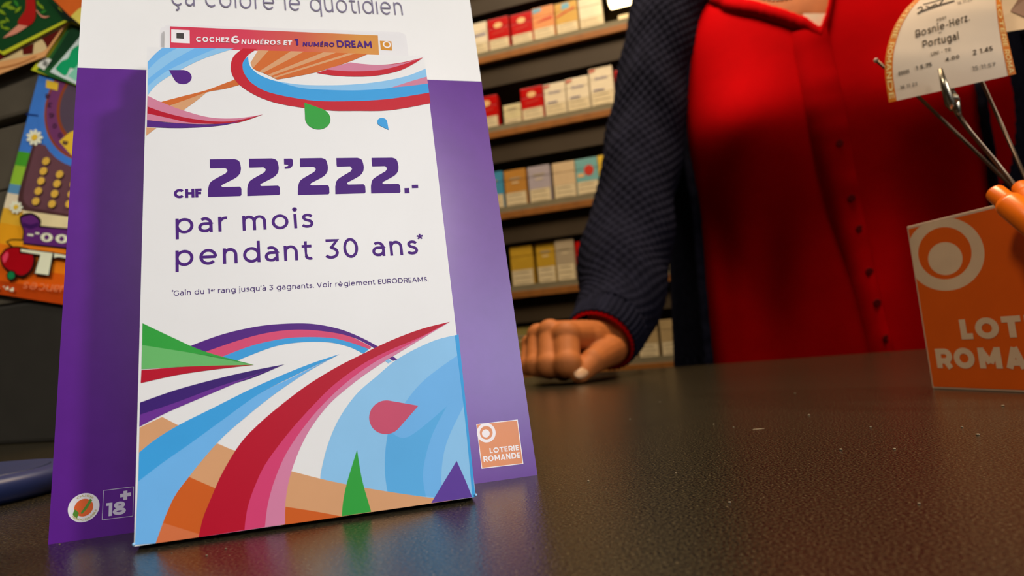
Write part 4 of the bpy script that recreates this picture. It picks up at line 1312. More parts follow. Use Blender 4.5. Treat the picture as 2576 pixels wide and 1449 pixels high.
# ------------------------------------------------------------------ orange lottery block
oa = on_z(2345, 978, 0.0)
oe = Vector((0.235, -0.972, 0)).normalized()
ov = Vector((-0.0231, -0.0056, 0.9997))
ov = (ov - oe * ov.dot(oe)).normalized()
BLK = Plane(oa, oe, ov)
hb_ = BLK.px(2280, 570)[1]
m_blkw = mat('block_white_plastic', (206, 176, 150), 0.4, 0.4)
m_blko = mat('block_orange', (226, 94, 10), 0.35, 0.5, grain=0.03)
wb_ = hb_ * 1.0
bk = thing('lottery_sign_block', 'orange sign block with a white ring emblem and white lettering at the right edge', 'sign', oa + oe * wb_ / 2)
MB().box(BLK.P(0, 0, -0.0001), BLK.u * wb_, BLK.v * hb_, BLK.n * -0.004).build('sign_plate', m_blkw, bk, bevel=0.0006)
MB().box(BLK.P(0.001, 0.0, -0.0043), BLK.u * (wb_ - 0.002), BLK.v * (hb_ - 0.002), BLK.n * -0.018).build('block_body', m_blko, bk, bevel=0.001)
zo = lambda x, y: (2200 + x / 2.5877, 460 + y / 2.5877)
pr = Print(BLK, zo)
e_ = 0.0011
pr.fill_uv(m_blko, [(e_, e_ * 1.1), (wb_ - e_, e_ * 1.1), (wb_ - e_, hb_ - e_ * 1.5), (e_, hb_ - e_ * 1.5)])
m_lemb = mat('block_print_white', (222, 192, 158), 0.4, 0.4)


def ell(cx, cy, rx, ry, n=72):
    q = [pr.loc((cx + rx * math.cos(2 * PI * k / n), cy - ry * math.sin(2 * PI * k / n))) for k in range(n)]
    return [(max(e_ * 0.6, u), min(hb_ - e_ * 0.9, v)) for u, v in q]


n = 72
pr.w += pr.dw
out, inn = ell(462, 464, 254, 238), ell(458, 458, 174, 170)
pr.mb.add([BLK.P(*p, pr.w) for p in out + inn], [(i, (i + 1) % n, (i + 1) % n + n, i + n) for i in range(n)], pr.slot(m_lemb))
pr.w += pr.dw
pr.mb.poly([BLK.P(*p, pr.w) for p in ell(461, 493, 112, 107)], pr.slot(m_lemb))
pr.build('ring_emblem', bk)
pr = Print(BLK, zo)
pr.w = 0.00016
# lettering runs on past the picture's edge
o1, o2 = pr.loc((558, 1020)), pr.loc((975, 1011))
t1, r1_ = pr.loc((556, 890)), pr.loc((402, 1205))
r2_ = pr.loc((400, 1080))
k = pr.slot(m_lemb)
for (word, p0, ptop, vis, upto) in (('LOTERIE', o1, t1, o2, 'LOT'), ('ROMANDE', r1_, r2_, pr.loc((975, 1215)), 'ROMA')):
    wgt = 0.20
    full = sum(glyph(ch, wgt)[1] + 0.02 for ch in word)
    part = sum(glyph(ch, wgt)[1] + 0.02 for ch in upto) - (0.02 if upto == 'LOT' else 0.17)
    length = (vis[0] - p0[0]) * full / part
    hh = ptop[1] - p0[1]
    lay_text(pr.mb, word, lambda x, y, p0=p0, length=length, hh=hh: BLK.P(p0[0] + x * length, p0[1] + y * hh / 0.7, pr.w), wgt, k, 0, 0.02)
pr.build('lettering', bk)

# ------------------------------------------------------------------ memo clip holder with bent wires
m_metal = mat('clip_steel', (170, 160, 138), 0.28, 0.5, metal=1.0)
m_wire = mat('wire_steel', (124, 104, 86), 0.35, 0.5, metal=0.9)
m_arm = mat('holder_orange', (238, 112, 10), 0.3, 0.5, grain=0.03)
hub = at(2745, 680, 0.260)
base = Vector((hub.x, hub.y, hub.z * 0.6))
mh = thing('memo_clip_holder', 'orange memo holder with bent steel wires and a clip, right of the sign block', 'memo holder', Vector((base.x, base.y, 0)))
MB().lathe(Vector((base.x, base.y, 0)), EZ, [(0, 0.019), (0.004, 0.020), (0.008, 0.018), (0.010, 0.010)], 32).build('base', m_arm, mh, smooth=False)
MB().tube([Vector((base.x, base.y, 0.008)), base, hub], 0.006, 14).build('stem', m_arm, mh, smooth=True)


def arm(p, q, r0, r1, Ya, Yb):
    a, b = at(*p, Ya), at(*q, Yb)
    d = (b - a).normalized()
    path, rad = [], []
    for k in range(6):
        an = PI / 2 * k / 5
        path.append(a - d * r0 * 0.55 * math.cos(an))
        rad.append(max(r0 * math.sin(an), 1e-5))
    path += [a + d * 0.0078, a + d * 0.0082, a + d * 0.0086, a + d * 0.011, b]
    rad += [r0 * 1.02, r0 * 1.02, r1 * 0.93, r1, r1 * 1.03]
    return MB().tube(path, rad, 24)


arm((2506, 487), (2745, 680), 0.0042, 0.0058, 0.304, 0.260).build('arm', m_arm, mh, smooth=True)
arm((2570, 474), (2745, 668), 0.0042, 0.0056, 0.326, 0.264).build('arm', m_arm, mh, smooth=True)
YT = 0.362
w1 = [at(2204, 152, YT + 0.030), at(2238, 180, YT + 0.028), at(2312, 245, YT + 0.02), at(2430, 358, YT + 0.008), at(2548, 472, YT - 0.006), at(2690, 620, 0.290)]
MB().tube(w1, 0.0010, 10).build('wire', m_wire, mh, smooth=True)
MB().ball(w1[0], 0.0014, n=10).build('wire_tip', mat('wire_tip_white', (220, 196, 180), 0.4), mh, smooth=True)
w2 = [at(2408, 285, YT - 0.004), at(2440, 330, YT - 0.004), at(2500, 402, YT - 0.006), at(2562, 478, YT - 0.008), at(2690, 620, 0.291)]
MB().tube(w2, 0.0012, 10).build('wire', m_wire, mh, smooth=True)
w3 = [at(2425, 105, YT + 0.022), at(2470, 205, YT + 0.014), at(2520, 315, YT + 0.006), at(2580, 448, YT - 0.004), at(2690, 620, 0.289)]
MB().tube(w3, 0.0010, 10).build('wire', m_wire, mh, smooth=True)
# spring clip gripping the ticket: two tapered jaws, a spring coil and finger grips
cj = [at(2365, 174, YT - 0.0055), at(2376, 215, YT - 0.0065), at(2391, 262, YT - 0.0075), at(2398, 276, YT - 0.0065)]
jaw = MB().tube(cj, [0.0011, 0.0019, 0.0026, 0.0016], 10)
jo = jaw.build('clip_jaw', m_metal, mh, smooth=True)
cj2 = [at(2367, 176, YT + 0.012), at(2384, 215, YT + 0.006), at(2402, 258, YT - 0.001), at(2412, 290, YT - 0.004)]
MB().tube(cj2, [0.0010, 0.0020, 0.0026, 0.0014], 10).build('clip_jaw', m_metal, mh, smooth=True)
sc_ = at(2399, 248, YT - 0.004)
hel = [sc_ + RGT * (0.0032 * (k / 40 - 0.5)) + (UPV * math.cos(k * 0.9) + FWD * math.sin(k * 0.9)) * 0.0019 for k in range(41)]
MB().tube(hel, 0.0005, 6).build('clip_spring', m_metal, mh, smooth=True)

# ------------------------------------------------------------------ curled ticket in the clip
Lp = [(2352, -70), (2322, -28), (2300, 0), (2276, 25), (2250, 66), (2234, 111), (2227, 149), (2227, 197), (2236, 258)]
Rp = [(2507, -90), (2513, -40), (2518, -5), (2522, 25), (2530, 70), (2538, 107), (2544, 134), (2550, 160), (2556, 186)]
Lc, Rc = cat_spline(Lp, 6), cat_spline(Rp, 6)
nv = len(Lc) - 1


def tk(u, v, off=0.0):
    """u across (0 left), v down from the top (0) to the foot (1)"""
    f = v * nv
    i = min(int(f), nv - 1)
    f -= i
    l = (Lc[i][0] * (1 - f) + Lc[i + 1][0] * f, Lc[i][1] * (1 - f) + Lc[i + 1][1] * f)
    r = (Rc[i][0] * (1 - f) + Rc[i + 1][0] * f, Rc[i][1] * (1 - f) + Rc[i + 1][1] * f)
    x, y = l[0] * (1 - u) + r[0] * u, l[1] * (1 - u) + r[1] * u
    curl = (1 - v) ** 2 * 0.035
    return at(x, y, YT + curl + 0.012 * (1 - u) ** 2 - 0.006 * u - off)


m_tkt = mat('ticket_paper', (224, 204, 178), 0.6, 0.2, grain=0.02)
m_tko = mat('ticket_orange', (214, 118, 20), 0.55, 0.2)
m_tkk = mat('ticket_ink', (60, 48, 36), 0.6, 0.2)
m_tkw = mat('ticket_edge_lettering', (240, 206, 130), 0.6, 0.2)
tt = thing('lottery_ticket', 'curled cream lottery ticket with orange edges held in the steel clip', 'ticket', tk(0.5, 1))
NV, NU = 40, 26
MB().grid([[tk(u / NU, v / NV) for u in range(NU + 1)] for v in range(NV + 1)]).build('ticket_paper', m_tkt, tt, smooth=True)
mbt = MB()
mbt.grid([[tk(u, v / NV, 0.0002) for u in (0.0, 0.022, 0.045, 0.062)] for v in range(NV + 1)], mi=0)
mbt.grid([[tk(u, v / NV, 0.0002) for u in (0.940, 0.96, 0.98, 1.0)] for v in range(NV + 1)], mi=0)
for (uc, word, v0, v1) in ((0.032, 'LOTERIE ROMANDE', 0.30, 0.98), (0.970, '* LOTERIE ROMA', 0.26, 0.975)):
    lay_text(mbt, word, lambda x, y, uc=uc, v0=v0, v1=v1: tk(uc + (y - 0.35) * 0.055, min(1, v0 + (v1 - v0) * x), 0.0004), 0.12, 1)
mbt.build('orange_edge', [m_tko, m_tkw], tt, fix=False)
zt_ = lambda x, y: (2150 + x / 5.5728, y / 5.5728)


def tk_uv(x, y):
    """ticket position under a point of the photograph"""
    best, bu_, bv_ = 1e9, 0, 0
    u0, u1, v0, v1 = 0.0, 1.0, 0.0, 1.0
    for it in range(4):
        for iu in range(13):
            for iv in range(13):
                u, v = u0 + (u1 - u0) * iu / 12, v0 + (v1 - v0) * iv / 12
                p = proj(tk(u, v))
                d = (p[0] - x) ** 2 + (p[1] - y) ** 2
                if d < best:
                    best, bu_, bv_ = d, u, v
        du, dv = (u1 - u0) / 10, (v1 - v0) / 10
        u0, u1, v0, v1 = max(0, bu_ - du), min(1, bu_ + du), max(0, bv_ - dv), min(1, bv_ + dv)
    return bu_, bv_


mbt = MB()


def ticket_text(s, p0, p1, ptop, wgt=0.1, top=0.7, gap=0.06):
    a, b, t = tk_uv(*zt_(*p0)), tk_uv(*zt_(*p1)), tk_uv(*zt_(*ptop))
    lay_text(mbt, s, lambda x, y: tk(a[0] + (b[0] - a[0]) * x + (t[0] - a[0]) * y / top, a[1] + (b[1] - a[1]) * x + (t[1] - a[1]) * y / top, 0.0004), wgt, 0, 0, gap)


ticket_text('Bosnie-Herz.', (850, 530), (1622, 285), (845, 425), 0.10)
ticket_text('Portugal', (950, 672), (1470, 548), (945, 572), 0.11)
ticket_text('UNI - TR', (1070, 790), (1350, 715), (1066, 735), 0.10)
ticket_text('00005', (615, 1060), (770, 1022), (610, 1005), 0.13)
ticket_text('1 5.75', (860, 990), (1085, 925), (855, 930), 0.12)
ticket_text('X 4.00', (1215, 880), (1475, 815), (1210, 825), 0.12)
ticket_text('2 1.45', (1660, 775), (1945, 705), (1655, 705), 0.12)
ticket_text('15:11:57', (1650, 1000), (1975, 925), (1645, 935), 0.08)
ticket_text('16/11/23', (640, 1255), (880, 1195), (636, 1205), 0.10)
ticket_text('FOOT', (1155, 300), (1290, 262), (1150, 262), 0.14)
ticket_text('-', (1170, 480), (1230, 462), (1168, 440), 0.16)


def ticket_line(pts, w):
    L, R2 = stroke(cat_spline(pts, 5), w)
    a = [tk(*tk_uv(*zt_(*p)), 0.0004) for p in L]
    b = [tk(*tk_uv(*zt_(*p)), 0.0004) for p in R2]
    n = len(a)
    mbt.add(a + b, [(i, i + n, i + n + 1, i + 1) for i in range(n - 1)], 0)


ticket_line([(880, 192), (960, 150), (1200, 70), (1400, 10)], 22)
ticket_line([(900, 175), (950, 125), (930, 95), (880, 120)], 14)
ticket_line([(960, 62), (1120, 20), (1240, -20)], 12)
ticket_line([(1000, 85), (1060, 100), (1130, 60), (1180, 75), (1230, 10)], 16)
ticket_line([(1190, 60), (1225, 20), (1245, -30)], 18)
ticket_text('15.11.23', (1440, 70), (1650, 5), (1436, 32), 0.08)
mbt.build('ticket_lettering', m_tkk, tt, fix=False)
# second slip behind it
T2 = lambda u, v: at(2520 + 90 * u, -40 + 122 * v - 14 * u * v, 0.40 + 0.02 * (1 - v) - 0.01 * u)
t2 = thing('lottery_ticket', 'plain cream slip with a brown print, behind the curled ticket at the right corner', 'ticket', T2(0.5, 1))
MB().grid([[T2(u / 8, v / 10) for u in range(9)] for v in range(11)]).build('ticket_paper', mat('ticket_paper_2', (222, 196, 160), 0.6, 0.2), t2, smooth=True)
MB().poly([T2(0.32 + 0.12 * math.sin(k / 2.0), 0.1 + 0.06 * k) - FWD * 0.0004 for k in range(9)] + [T2(1.0, 0.9) - FWD * 0.0004, T2(1.0, 0.1) - FWD * 0.0004]).build('brown_print', mat('ticket_brown', (128, 86, 62), 0.6), t2, fix=False)

# ------------------------------------------------------------------ the person behind the counter
m_skin = mat('skin', (184, 108, 54), 0.6, 0.22, grain=0.07, gscale=70, bump=0.15, bscale=500)
m_nail = mat('nail_pale', (206, 162, 120), 0.35, 0.4, grain=0.02)
m_red = mat('blouse_red', (204, 0, 8), 0.9, 0.03, grain=0.05, gscale=30, bump=0.25, bscale=700)
m_redd = mat('blouse_pucker_shade', (104, 3, 7), 0.7, 0.1)  # darker red, shade of the placket puckers put into the colour
m_navy = mat('cardigan_navy', (33, 35, 52), 1.0, 0.05, grain=0.25, gscale=90)
m_under = mat('undershirt_white', (226, 214, 196), 0.8, 0.2)
m_hair = mat('hair_brown', (58, 40, 30), 0.6, 0.3)
m_trs = mat('trousers_black', (26, 25, 28), 0.85, 0.2)

_zs = np.arange(-0.92, 0.70, 0.004)


def _tab(pts):
    t = np.interp(_zs, [p[0] for p in pts], [p[1] for p in pts])
    for _ in range(3):
        t = np.convolve(np.pad(t, 5, mode='edge'), np.ones(11) / 11, 'valid')
    return t


_A = _tab([(-0.92, .20), (-0.30, .25), (-0.10, .248), (0.05, .240), (0.18, .232), (0.33, .236), (0.42, .230), (0.48, .215), (0.53, .175), (0.565, .12), (0.60, .075), (0.70, .064)])
_B = _tab([(-0.92, .15), (-0.30, .15), (0.0, .136), (0.18, .132), (0.33, .146), (0.42, .145), (0.48, .132), (0.53, .112), (0.57, .088), (0.60, .072), (0.70, .066)])
TC = Vector((0.487, 0.995, 0))


def spow(v, p):
    return math.copysign(abs(v) ** p, v)


def body(th, z, off=0.0, fold=1.0):
    """point on the clothed torso; th = 0 faces the customer, + is to the picture's right"""
    a, b = float(np.interp(z, _zs, _A)) + off, float(np.interp(z, _zs, _B)) + off
    x, y = a * spow(math.sin(th), 0.88), b * spow(math.cos(th), 0.88)
    if math.cos(th) > -0.2:
        dz = z - 0.300
        fz = math.exp(-(dz / (0.085 if dz > 0 else 0.115)) ** 2)
        for c in (-0.50, 0.62):
            y += 0.046 * fz * math.exp(-((th - c) / 0.40) ** 2)
        k = max(0.0, min(1.0, (0.27 - z) / 0.2)) * fold * max(0.0, math.cos(th))
        y += k * (0.0075 * math.sin(9.0 * th + 1.0 + 2.5 * z) + 0.004 * math.sin(17.0 * th - 5.0 * z))
        y += k * 0.018 * math.exp(-((th + 0.86 - 0.25 * (0.2 - z)) / 0.10) ** 2)
    return TC + E1 * x - E2 * y + EZ * z


def th_at(z, xy_path, off, t0, t1):
    """angle at height z whose place lies on a traced seam"""
    best, bt = 1e9, t0
    for k in range(141):
        th = t0 + (t1 - t0) * k / 140
        x, y = proj(body(th, z, off))
        xp = np.interp(y, [p[1] for p in xy_path], [p[0] for p in xy_path])
        if abs(x - xp) < best:
            best, bt = abs(x - xp), th
    return bt


person = thing('person', 'person in a navy knitted cardigan over a red blouse, leaning one fist on the counter', 'person', (TC.x, TC.y, -0.9))


def fuse(mb, voxel, it=4, fac=0.5):
    """melt overlapping volumes into one skin; returns vertices and faces"""
    me = bpy.data.meshes.new('tmp')
    me.from_pydata([tuple(p) for p in mb.v], [], mb.f)
    bm = bmesh.new()
    bm.from_mesh(me)
    bmesh.ops.remove_doubles(bm, verts=bm.verts, dist=1e-6)
    bmesh.ops.recalc_face_normals(bm, faces=bm.faces)
    bm.to_mesh(me)
    bm.free()
    o = bpy.data.objects.new('tmp', me)
    COL.objects.link(o)
    r = o.modifiers.new('r', 'REMESH')
    r.mode, r.voxel_size = 'VOXEL', voxel
    s = o.modifiers.new('s', 'SMOOTH')
    s.factor, s.iterations = fac, it
    dg = bpy.context.evaluated_depsgraph_get()
    ev = o.evaluated_get(dg)
    m2 = ev.to_mesh()
    vs_ = [v.co.copy() for v in m2.vertices]
    fs = [tuple(p.vertices) for p in m2.polygons]
    ev.to_mesh_clear()
    bpy.data.objects.remove(o)
    bpy.data.meshes.remove(me)
    return vs_, fs


skin = MB()
# torso, neck, head, legs, far arm
tors = MB()
zl = [-0.34 + 0.03 * k for k in range(34)]
NT = 40
rows = [[body(2 * PI * k / NT, z, -0.013, 0.0) for k in range(NT)] for z in zl if z < 0.66]
tors.grid(rows, closed=True)
tors.f.append(tuple(range(NT)))
tors.f.append(tuple((len(rows) - 1) * NT + k for k in range(NT)))
tors.m += [0, 0]
hc = TC + EZ * 0.80 - E2 * 0.025
fdir = -E2
tors.capsule(TC + EZ * 0.58, hc - EZ * 0.06, 0.058, 0.054)
tors.ball(hc + EZ * 0.03, 0.076, 0.094, 0.098, 20, ax=(E1, E2, EZ))
tors.ball(hc - EZ * 0.03 + fdir * 0.022, 0.062, 0.068, 0.085, 20, ax=(E1, E2, EZ))
tors.capsule(hc + fdir * 0.092 + EZ * 0.018, hc + fdir * 0.110 - EZ * 0.018, 0.008, 0.013)
for s in (-1, 1):
    tors.ball(hc + E1 * 0.079 * s + EZ * 0.0, 0.010, 0.020, 0.032, 12, ax=(E1, E2, EZ))
    tors.ball(hc + E1 * 0.016 * s + fdir * 0.083 - EZ * 0.052, 0.018, 0.010, 0.008, 12, ax=(E1, E2, EZ))
    tors.capsule(TC + E1 * 0.10 * s - EZ * 0.30, TC + E1 * 0.10 * s - EZ * 0.62, 0.085, 0.06)
    tors.capsule(TC + E1 * 0.10 * s - EZ * 0.62, TC + E1 * 0.10 * s - EZ * 0.85, 0.058, 0.04)
sh2, el2, wr2 = TC + E1 * 0.225 + EZ * 0.50, TC + E1 * 0.30 + EZ * 0.22 + E2 * 0.02, TC + E1 * 0.315 - EZ * 0.02 - E2 * 0.02
tors.capsule(sh2, el2, 0.05, 0.04)
tors.capsule(el2, wr2, 0.04, 0.027)
v_, f_ = fuse(tors, 0.008, 3)
skin.add(v_, f_)

# near hand: fist on the counter, thumb towards the customer
hand = MB()


def R_(px_, Y):
    return px_ * Y / F


shl, elb = at(1705, -70, 1.03), at(1600, 520, 0.93)
wr = at(1530, 852, 0.795)
hand.capsule(elb, wr, 0.040, 0.029)
mcp = [at(1425, 846, .722), at(1384, 838, .738), at(1355, 846, .757), at(1336, 868, .778)]
pip = [at(1428, 914, .700), at(1382, 916, .712), at(1350, 918, .730), at(1330, 920, .752)]
dip = [at(1462, 934, .742), at(1418, 934, .752), at(1384, 932, .768), at(1358, 930, .785)]
tip = [at(1490, 918, .765), at(1446, 916, .775), at(1412, 914, .788), at(1384, 912, .80)]
rr = [0.0142, 0.0132, 0.0124, 0.0108]
for k in range(4):
    hand.capsule(wr, mcp[k], 0.023, rr[k] * 1.02)
    if k < 3:
        hand.capsule(mcp[k], mcp[k + 1], rr[k] * 0.92, rr[k + 1] * 0.92)
fing = []
for k in range(4):
    r = rr[k]
    hand.capsule(mcp[k], pip[k], r, r * 0.95)
    hand.capsule(pip[k], dip[k], r * 0.95, r * 0.85)
    hand.capsule(dip[k], tip[k], r * 0.85, r * 0.75)
    hand.ball(mcp[k] - FWD * 0.001 + EZ * 0.001, r * 1.10)
    hand.ball(pip[k], r * 1.05)
cmc, tmc, tip_j, ttip = at(1538, 876, .785), at(1533, 884, .752), at(1492, 908, .716), at(1457, 945, .697)
hand.capsule(cmc, tmc, 0.0195, 0.0170)
hand.capsule(tmc, tip_j, 0.0165, 0.0132)
hand.capsule(tip_j, ttip, 0.0132, 0.0088)
hand.ball(tip_j, 0.0138)
hand.ball((cmc + mcp[0]) / 2 + EZ * 0.003, 0.018)
for i, p in enumerate(hand.v):
    if p.z < 0.001 and p.y < 0.83:
        p.z = 0.001
v_, f_ = fuse(hand, 0.0016, 4)
skin.add(v_, f_)
bo = skin.build('body', m_skin, person, smooth=True)

# thumb nail
nd = (ttip - tip_j).normalized()
nn = (-FWD + UPV * 0.35 - RGT * 0.1)
nn = (nn - nd * nn.dot(nd)).normalized()
nx_ = nd.cross(nn).normalized()
MB().ball(ttip + nn * 0.0058 - nd * 0.001, 0.0070, 0.0115, 0.0034, 18, ax=(nx_, nd, nn)).build('thumb_nail', m_nail, person, smooth=True)
# face
for s in (-1, 1):
    ec = hc + E1 * 0.031 * s + fdir * 0.080 + EZ * 0.022
    MB().ball(ec, 0.0125, n=16).build('eye', mat('eye_white', (226, 220, 210), 0.2), person, smooth=True)
    MB().ball(ec + fdir * 0.0085, 0.0055, 0.0055, 0.0045, n=12, ax=(E1, EZ, E2)).build('iris', mat('eye_iris', (60, 42, 28), 0.2), person, smooth=True)
    MB().capsule(hc + E1 * 0.016 * s + fdir * 0.093 + EZ * 0.043, hc + E1 * 0.048 * s + fdir * 0.080 + EZ * 0.046, 0.0035, 0.0025).build('eyebrow', m_hair, person, smooth=True)
MB().capsule(hc - E1 * 0.022 + fdir * 0.088 - EZ * 0.052, hc + E1 * 0.022 + fdir * 0.088 - EZ * 0.052, 0.0055, 0.0055).build('lips', mat('lips', (164, 84, 78), 0.4), person, smooth=True)
hm = MB()
hm.ball(hc + EZ * 0.048 + E2 * 0.020, 0.090, 0.100, 0.096, 24, ax=(E1, E2, EZ))
hm.ball(hc - EZ * 0.03 + E2 * 0.062, 0.082, 0.055, 0.11, 20, ax=(E1, E2, EZ))
for s in (-1, 1):
    hm.capsule(hc + E1 * 0.078 * s + EZ * 0.05 + E2 * 0.03, hc + E1 * 0.074 * s - EZ * 0.10 + E2 * 0.035, 0.024, 0.016)
v_, f_ = fuse(hm, 0.006, 4)
MB().add(v_, f_).build('hair', m_hair, person, smooth=True)
# trousers and shoes, hidden by the counter
for s in (-1, 1):
    MB().tube([TC + E1 * 0.10 * s + EZ * z for z in (-0.18, -0.30, -0.60, -0.84)], [0.12, 0.105, 0.078, 0.068], 20).build('trouser_leg', m_trs, person, smooth=True)
    p0 = TC + E1 * 0.10 * s - EZ * 0.862
    sm = MB()
    sm.ball(p0 - E2 * 0.05, 0.046, 0.13, 0.038, 18, ax=(E1, E2, EZ))
    sm.ball(p0 + E2 * 0.03, 0.04, 0.05, 0.05, 14, ax=(E1, E2, EZ))
    v_, f_ = fuse(sm, 0.006, 2)
    MB().add(v_, f_).build('shoe', m_trs, person, smooth=True)

# blouse
NECK = [(1600, -420), (1740, -160), (1790, -60), (1844, -3), (1907, 11), (1970, 30), (2029, 52), (2064, 78), (2074, 50), (2081, 30), (2086, 0), (2096, -60), (2130, -200), (2180, -420)]


def neck_top(th):
    if abs(th) > 1.15:
        return 0.60
    for k in range(140):
        z = 0.33 + 0.002 * k
        x, y = proj(body(th, z))
        if y <= np.interp(x, [p[0] for p in NECK], [p[1] for p in NECK]):
            return z
        if z > 0.60:
            return 0.60
    return 0.60


ths = sorted(set([round(-PI + 2 * PI * k / 180, 4) for k in range(180)] + [round(-0.45 + 0.008 * k, 4) for k in range(100)]))
tops_ = [neck_top(t) for t in ths]
NR = 90
rows = []
for i in range(NR + 1):
    f = i / NR
    rows.append([body(t, -0.30 + (zt_k + 0.30) * f) for t, zt_k in zip(ths, tops_)])
bl_ = MB().grid(rows, closed=True).build('blouse', m_red, person, smooth=True)
# neckline band, a little proud of the cloth
fr = [k for k, t in enumerate(ths) if abs(t) < 1.0]
cb = MB()
rows = []
for (d, off) in ((0.021, 0.0005), (0.020, 0.004), (0.008, 0.006), (0.0, 0.0065), (-0.003, 0.003), (0.001, -0.003)):
    rows.append([body(ths[k], tops_[k] - d, off) for k in fr])
cb.grid(rows).build('neckline_band', m_red, bl_, smooth=True)
# placket
PL_L = [(1990, 70), (2000, 130), (2008, 175), (2029, 262), (2050, 380), (2066, 450), (2100, 572), (2128, 650), (2151, 730), (2178, 834), (2200, 930)]
PL_R = [(2078, 70), (2100, 175), (2120, 262), (2134, 350), (2152, 450), (2177, 572), (2192, 650), (2206, 720), (2240, 852), (2258, 930)]
zz = [0.0 + 0.005 * k for k in range(-8, 92)]
rows = []
edge_r = {}
raw = [(th_at(z, PL_L, 0.002, -0.5, 0.9), th_at(z, PL_R, 0.002, -0.5, 0.9)) for z in zz]
raw = np.array(raw)
for q in range(2):
    raw[:, q] = np.convolve(np.pad(raw[:, q], 6, mode='edge'), np.ones(13) / 13, 'valid')
for z, (a, b) in zip(zz, raw):
    a, b = float(a), float(b)
    edge_r[z] = (a, b)
    if proj(body((a + b) / 2, z))[1] < 74:
        continue
    pk = 0.0015 * max(0, math.sin(z * 95))
    rows.append([body(a - 0.004, z, -0.001), body(a, z, 0.0035), body(a * 0.5 + b * 0.5, z, 0.0045), body(b, z, 0.0045 + pk), body(b + 0.004, z, 0.001)])
MB().grid(rows).build('placket', m_red, bl_, smooth=True)
for (x, y) in ((2118, 362), (2142, 497), (2163, 580), (2182, 680), (2196, 765), (2226, 855)):
    best, bp = 1e9, None
    for z in zz:
        a, b = edge_r[z]
        q = body(a * 0.22 + b * 0.78, z, 0.0048)
        d = abs(proj(q)[1] - y)
        if d < best:
            best, bp = d, (q, body(a * 0.22 + b * 0.78, z, 0.02) - body(a * 0.22 + b * 0.78, z, 0.0))
    MB().lathe(bp[0], bp[1], [(-0.001, 0.0046), (0.0006, 0.0046), (0.0010, 0.0038), (0.0008, 0.0026)], 18).build('pucker_shade', m_redd, bl_, smooth=True)  # added dark disc in place of the shade at a placket pucker
# undershirt in the neckline and necklace
rows = []
for k in range(9):
    row = []
    for j in range(9):
        x = 2022 + 62 * j / 8
        yy = 34 + 56 * k / 8
        row.append((x, yy))
    rows.append(row)


def on_body(x, y, off):
    best, r = 1e9, None
    t0, t1, z0_, z1_b = -0.7, 0.7, 0.30, 0.62
    for it in range(4):
        for a in range(15):
            for b in range(15):
                th, z = t0 + (t1 - t0) * a / 14, z0_ + (z1_b - z0_) * b / 14
                p = proj(body(th, z, off))
                d = (p[0] - x) ** 2 + (p[1] - y) ** 2
                if d < best:
                    best, r = d, (th, z)
        dt, dz = (t1 - t0) / 9, (z1_b - z0_) / 9
        t0, t1, z0_, z1_b = r[0] - dt, r[0] + dt, r[1] - dz, r[1] + dz
    return body(r[0], r[1], off)


MB().grid([[on_body(x - (8 - k) * 0.2, y + (80 - x + 2000) * 0.12 if False else y, -0.0012) for (x, y) in row] for k, row in enumerate(rows)]).build('undershirt', m_under, person, smooth=True)
beads = [on_body(1890 + 11 * k, -14 + 15 * math.sin(PI * (k + 0.5) / 12), 0.0) for k in range(13)]
nk = MB()
nk.tube(beads, 0.0009, 8)
for p in beads:
    nk.ball(p, 0.0026, n=10)
nk.build('necklace', m_metal, person, smooth=True)['kind'] = 'stuff'

# cardigan: open shell round the torso
CL = [(1752, -150), (1739, 0), (1730, 70), (1721, 175), (1709, 280), (1716, 367), (1734, 455), (1747, 530), (1752, 600), (1760, 700), (1768, 800), (1781, 922), (1800, 1100)]
CR = [(2420, -150), (2436, 40), (2462, 150), (2473, 206), (2486, 300), (2502, 400), (2510, 480), (2520, 700), (2530, 930), (2540, 1100)]
zz = [-0.26 + 0.0085 * k for k in range(98)]
rows = []
NCN = 260
for z in zz:
    if z > 0.575:
        break
    a, b = th_at(z, CL, 0.012, -1.55, -0.2), th_at(z, CR, 0.012, 0.3, 1.55)
    row = [body(a, z, 0.002), body(a - 0.004, z, 0.009), body(a - 0.012, z, 0.0125)]
    for k in range(NCN + 1):
        th = a - 0.02 - (2 * PI - (b - a) - 0.04) * k / NCN
        tex = 0.0011 * math.sin(th * 62 + (PI if int(z / 0.0085) % 2 else 0))
        row.append(body(th, z, 0.0135 + tex))
    row += [body(b + 0.012, z, 0.0125), body(b + 0.004, z, 0.009), body(b, z, 0.002)]
    rows.append(row)
cg = MB().grid(rows).build('cardigan', m_navy, person, smooth=True)


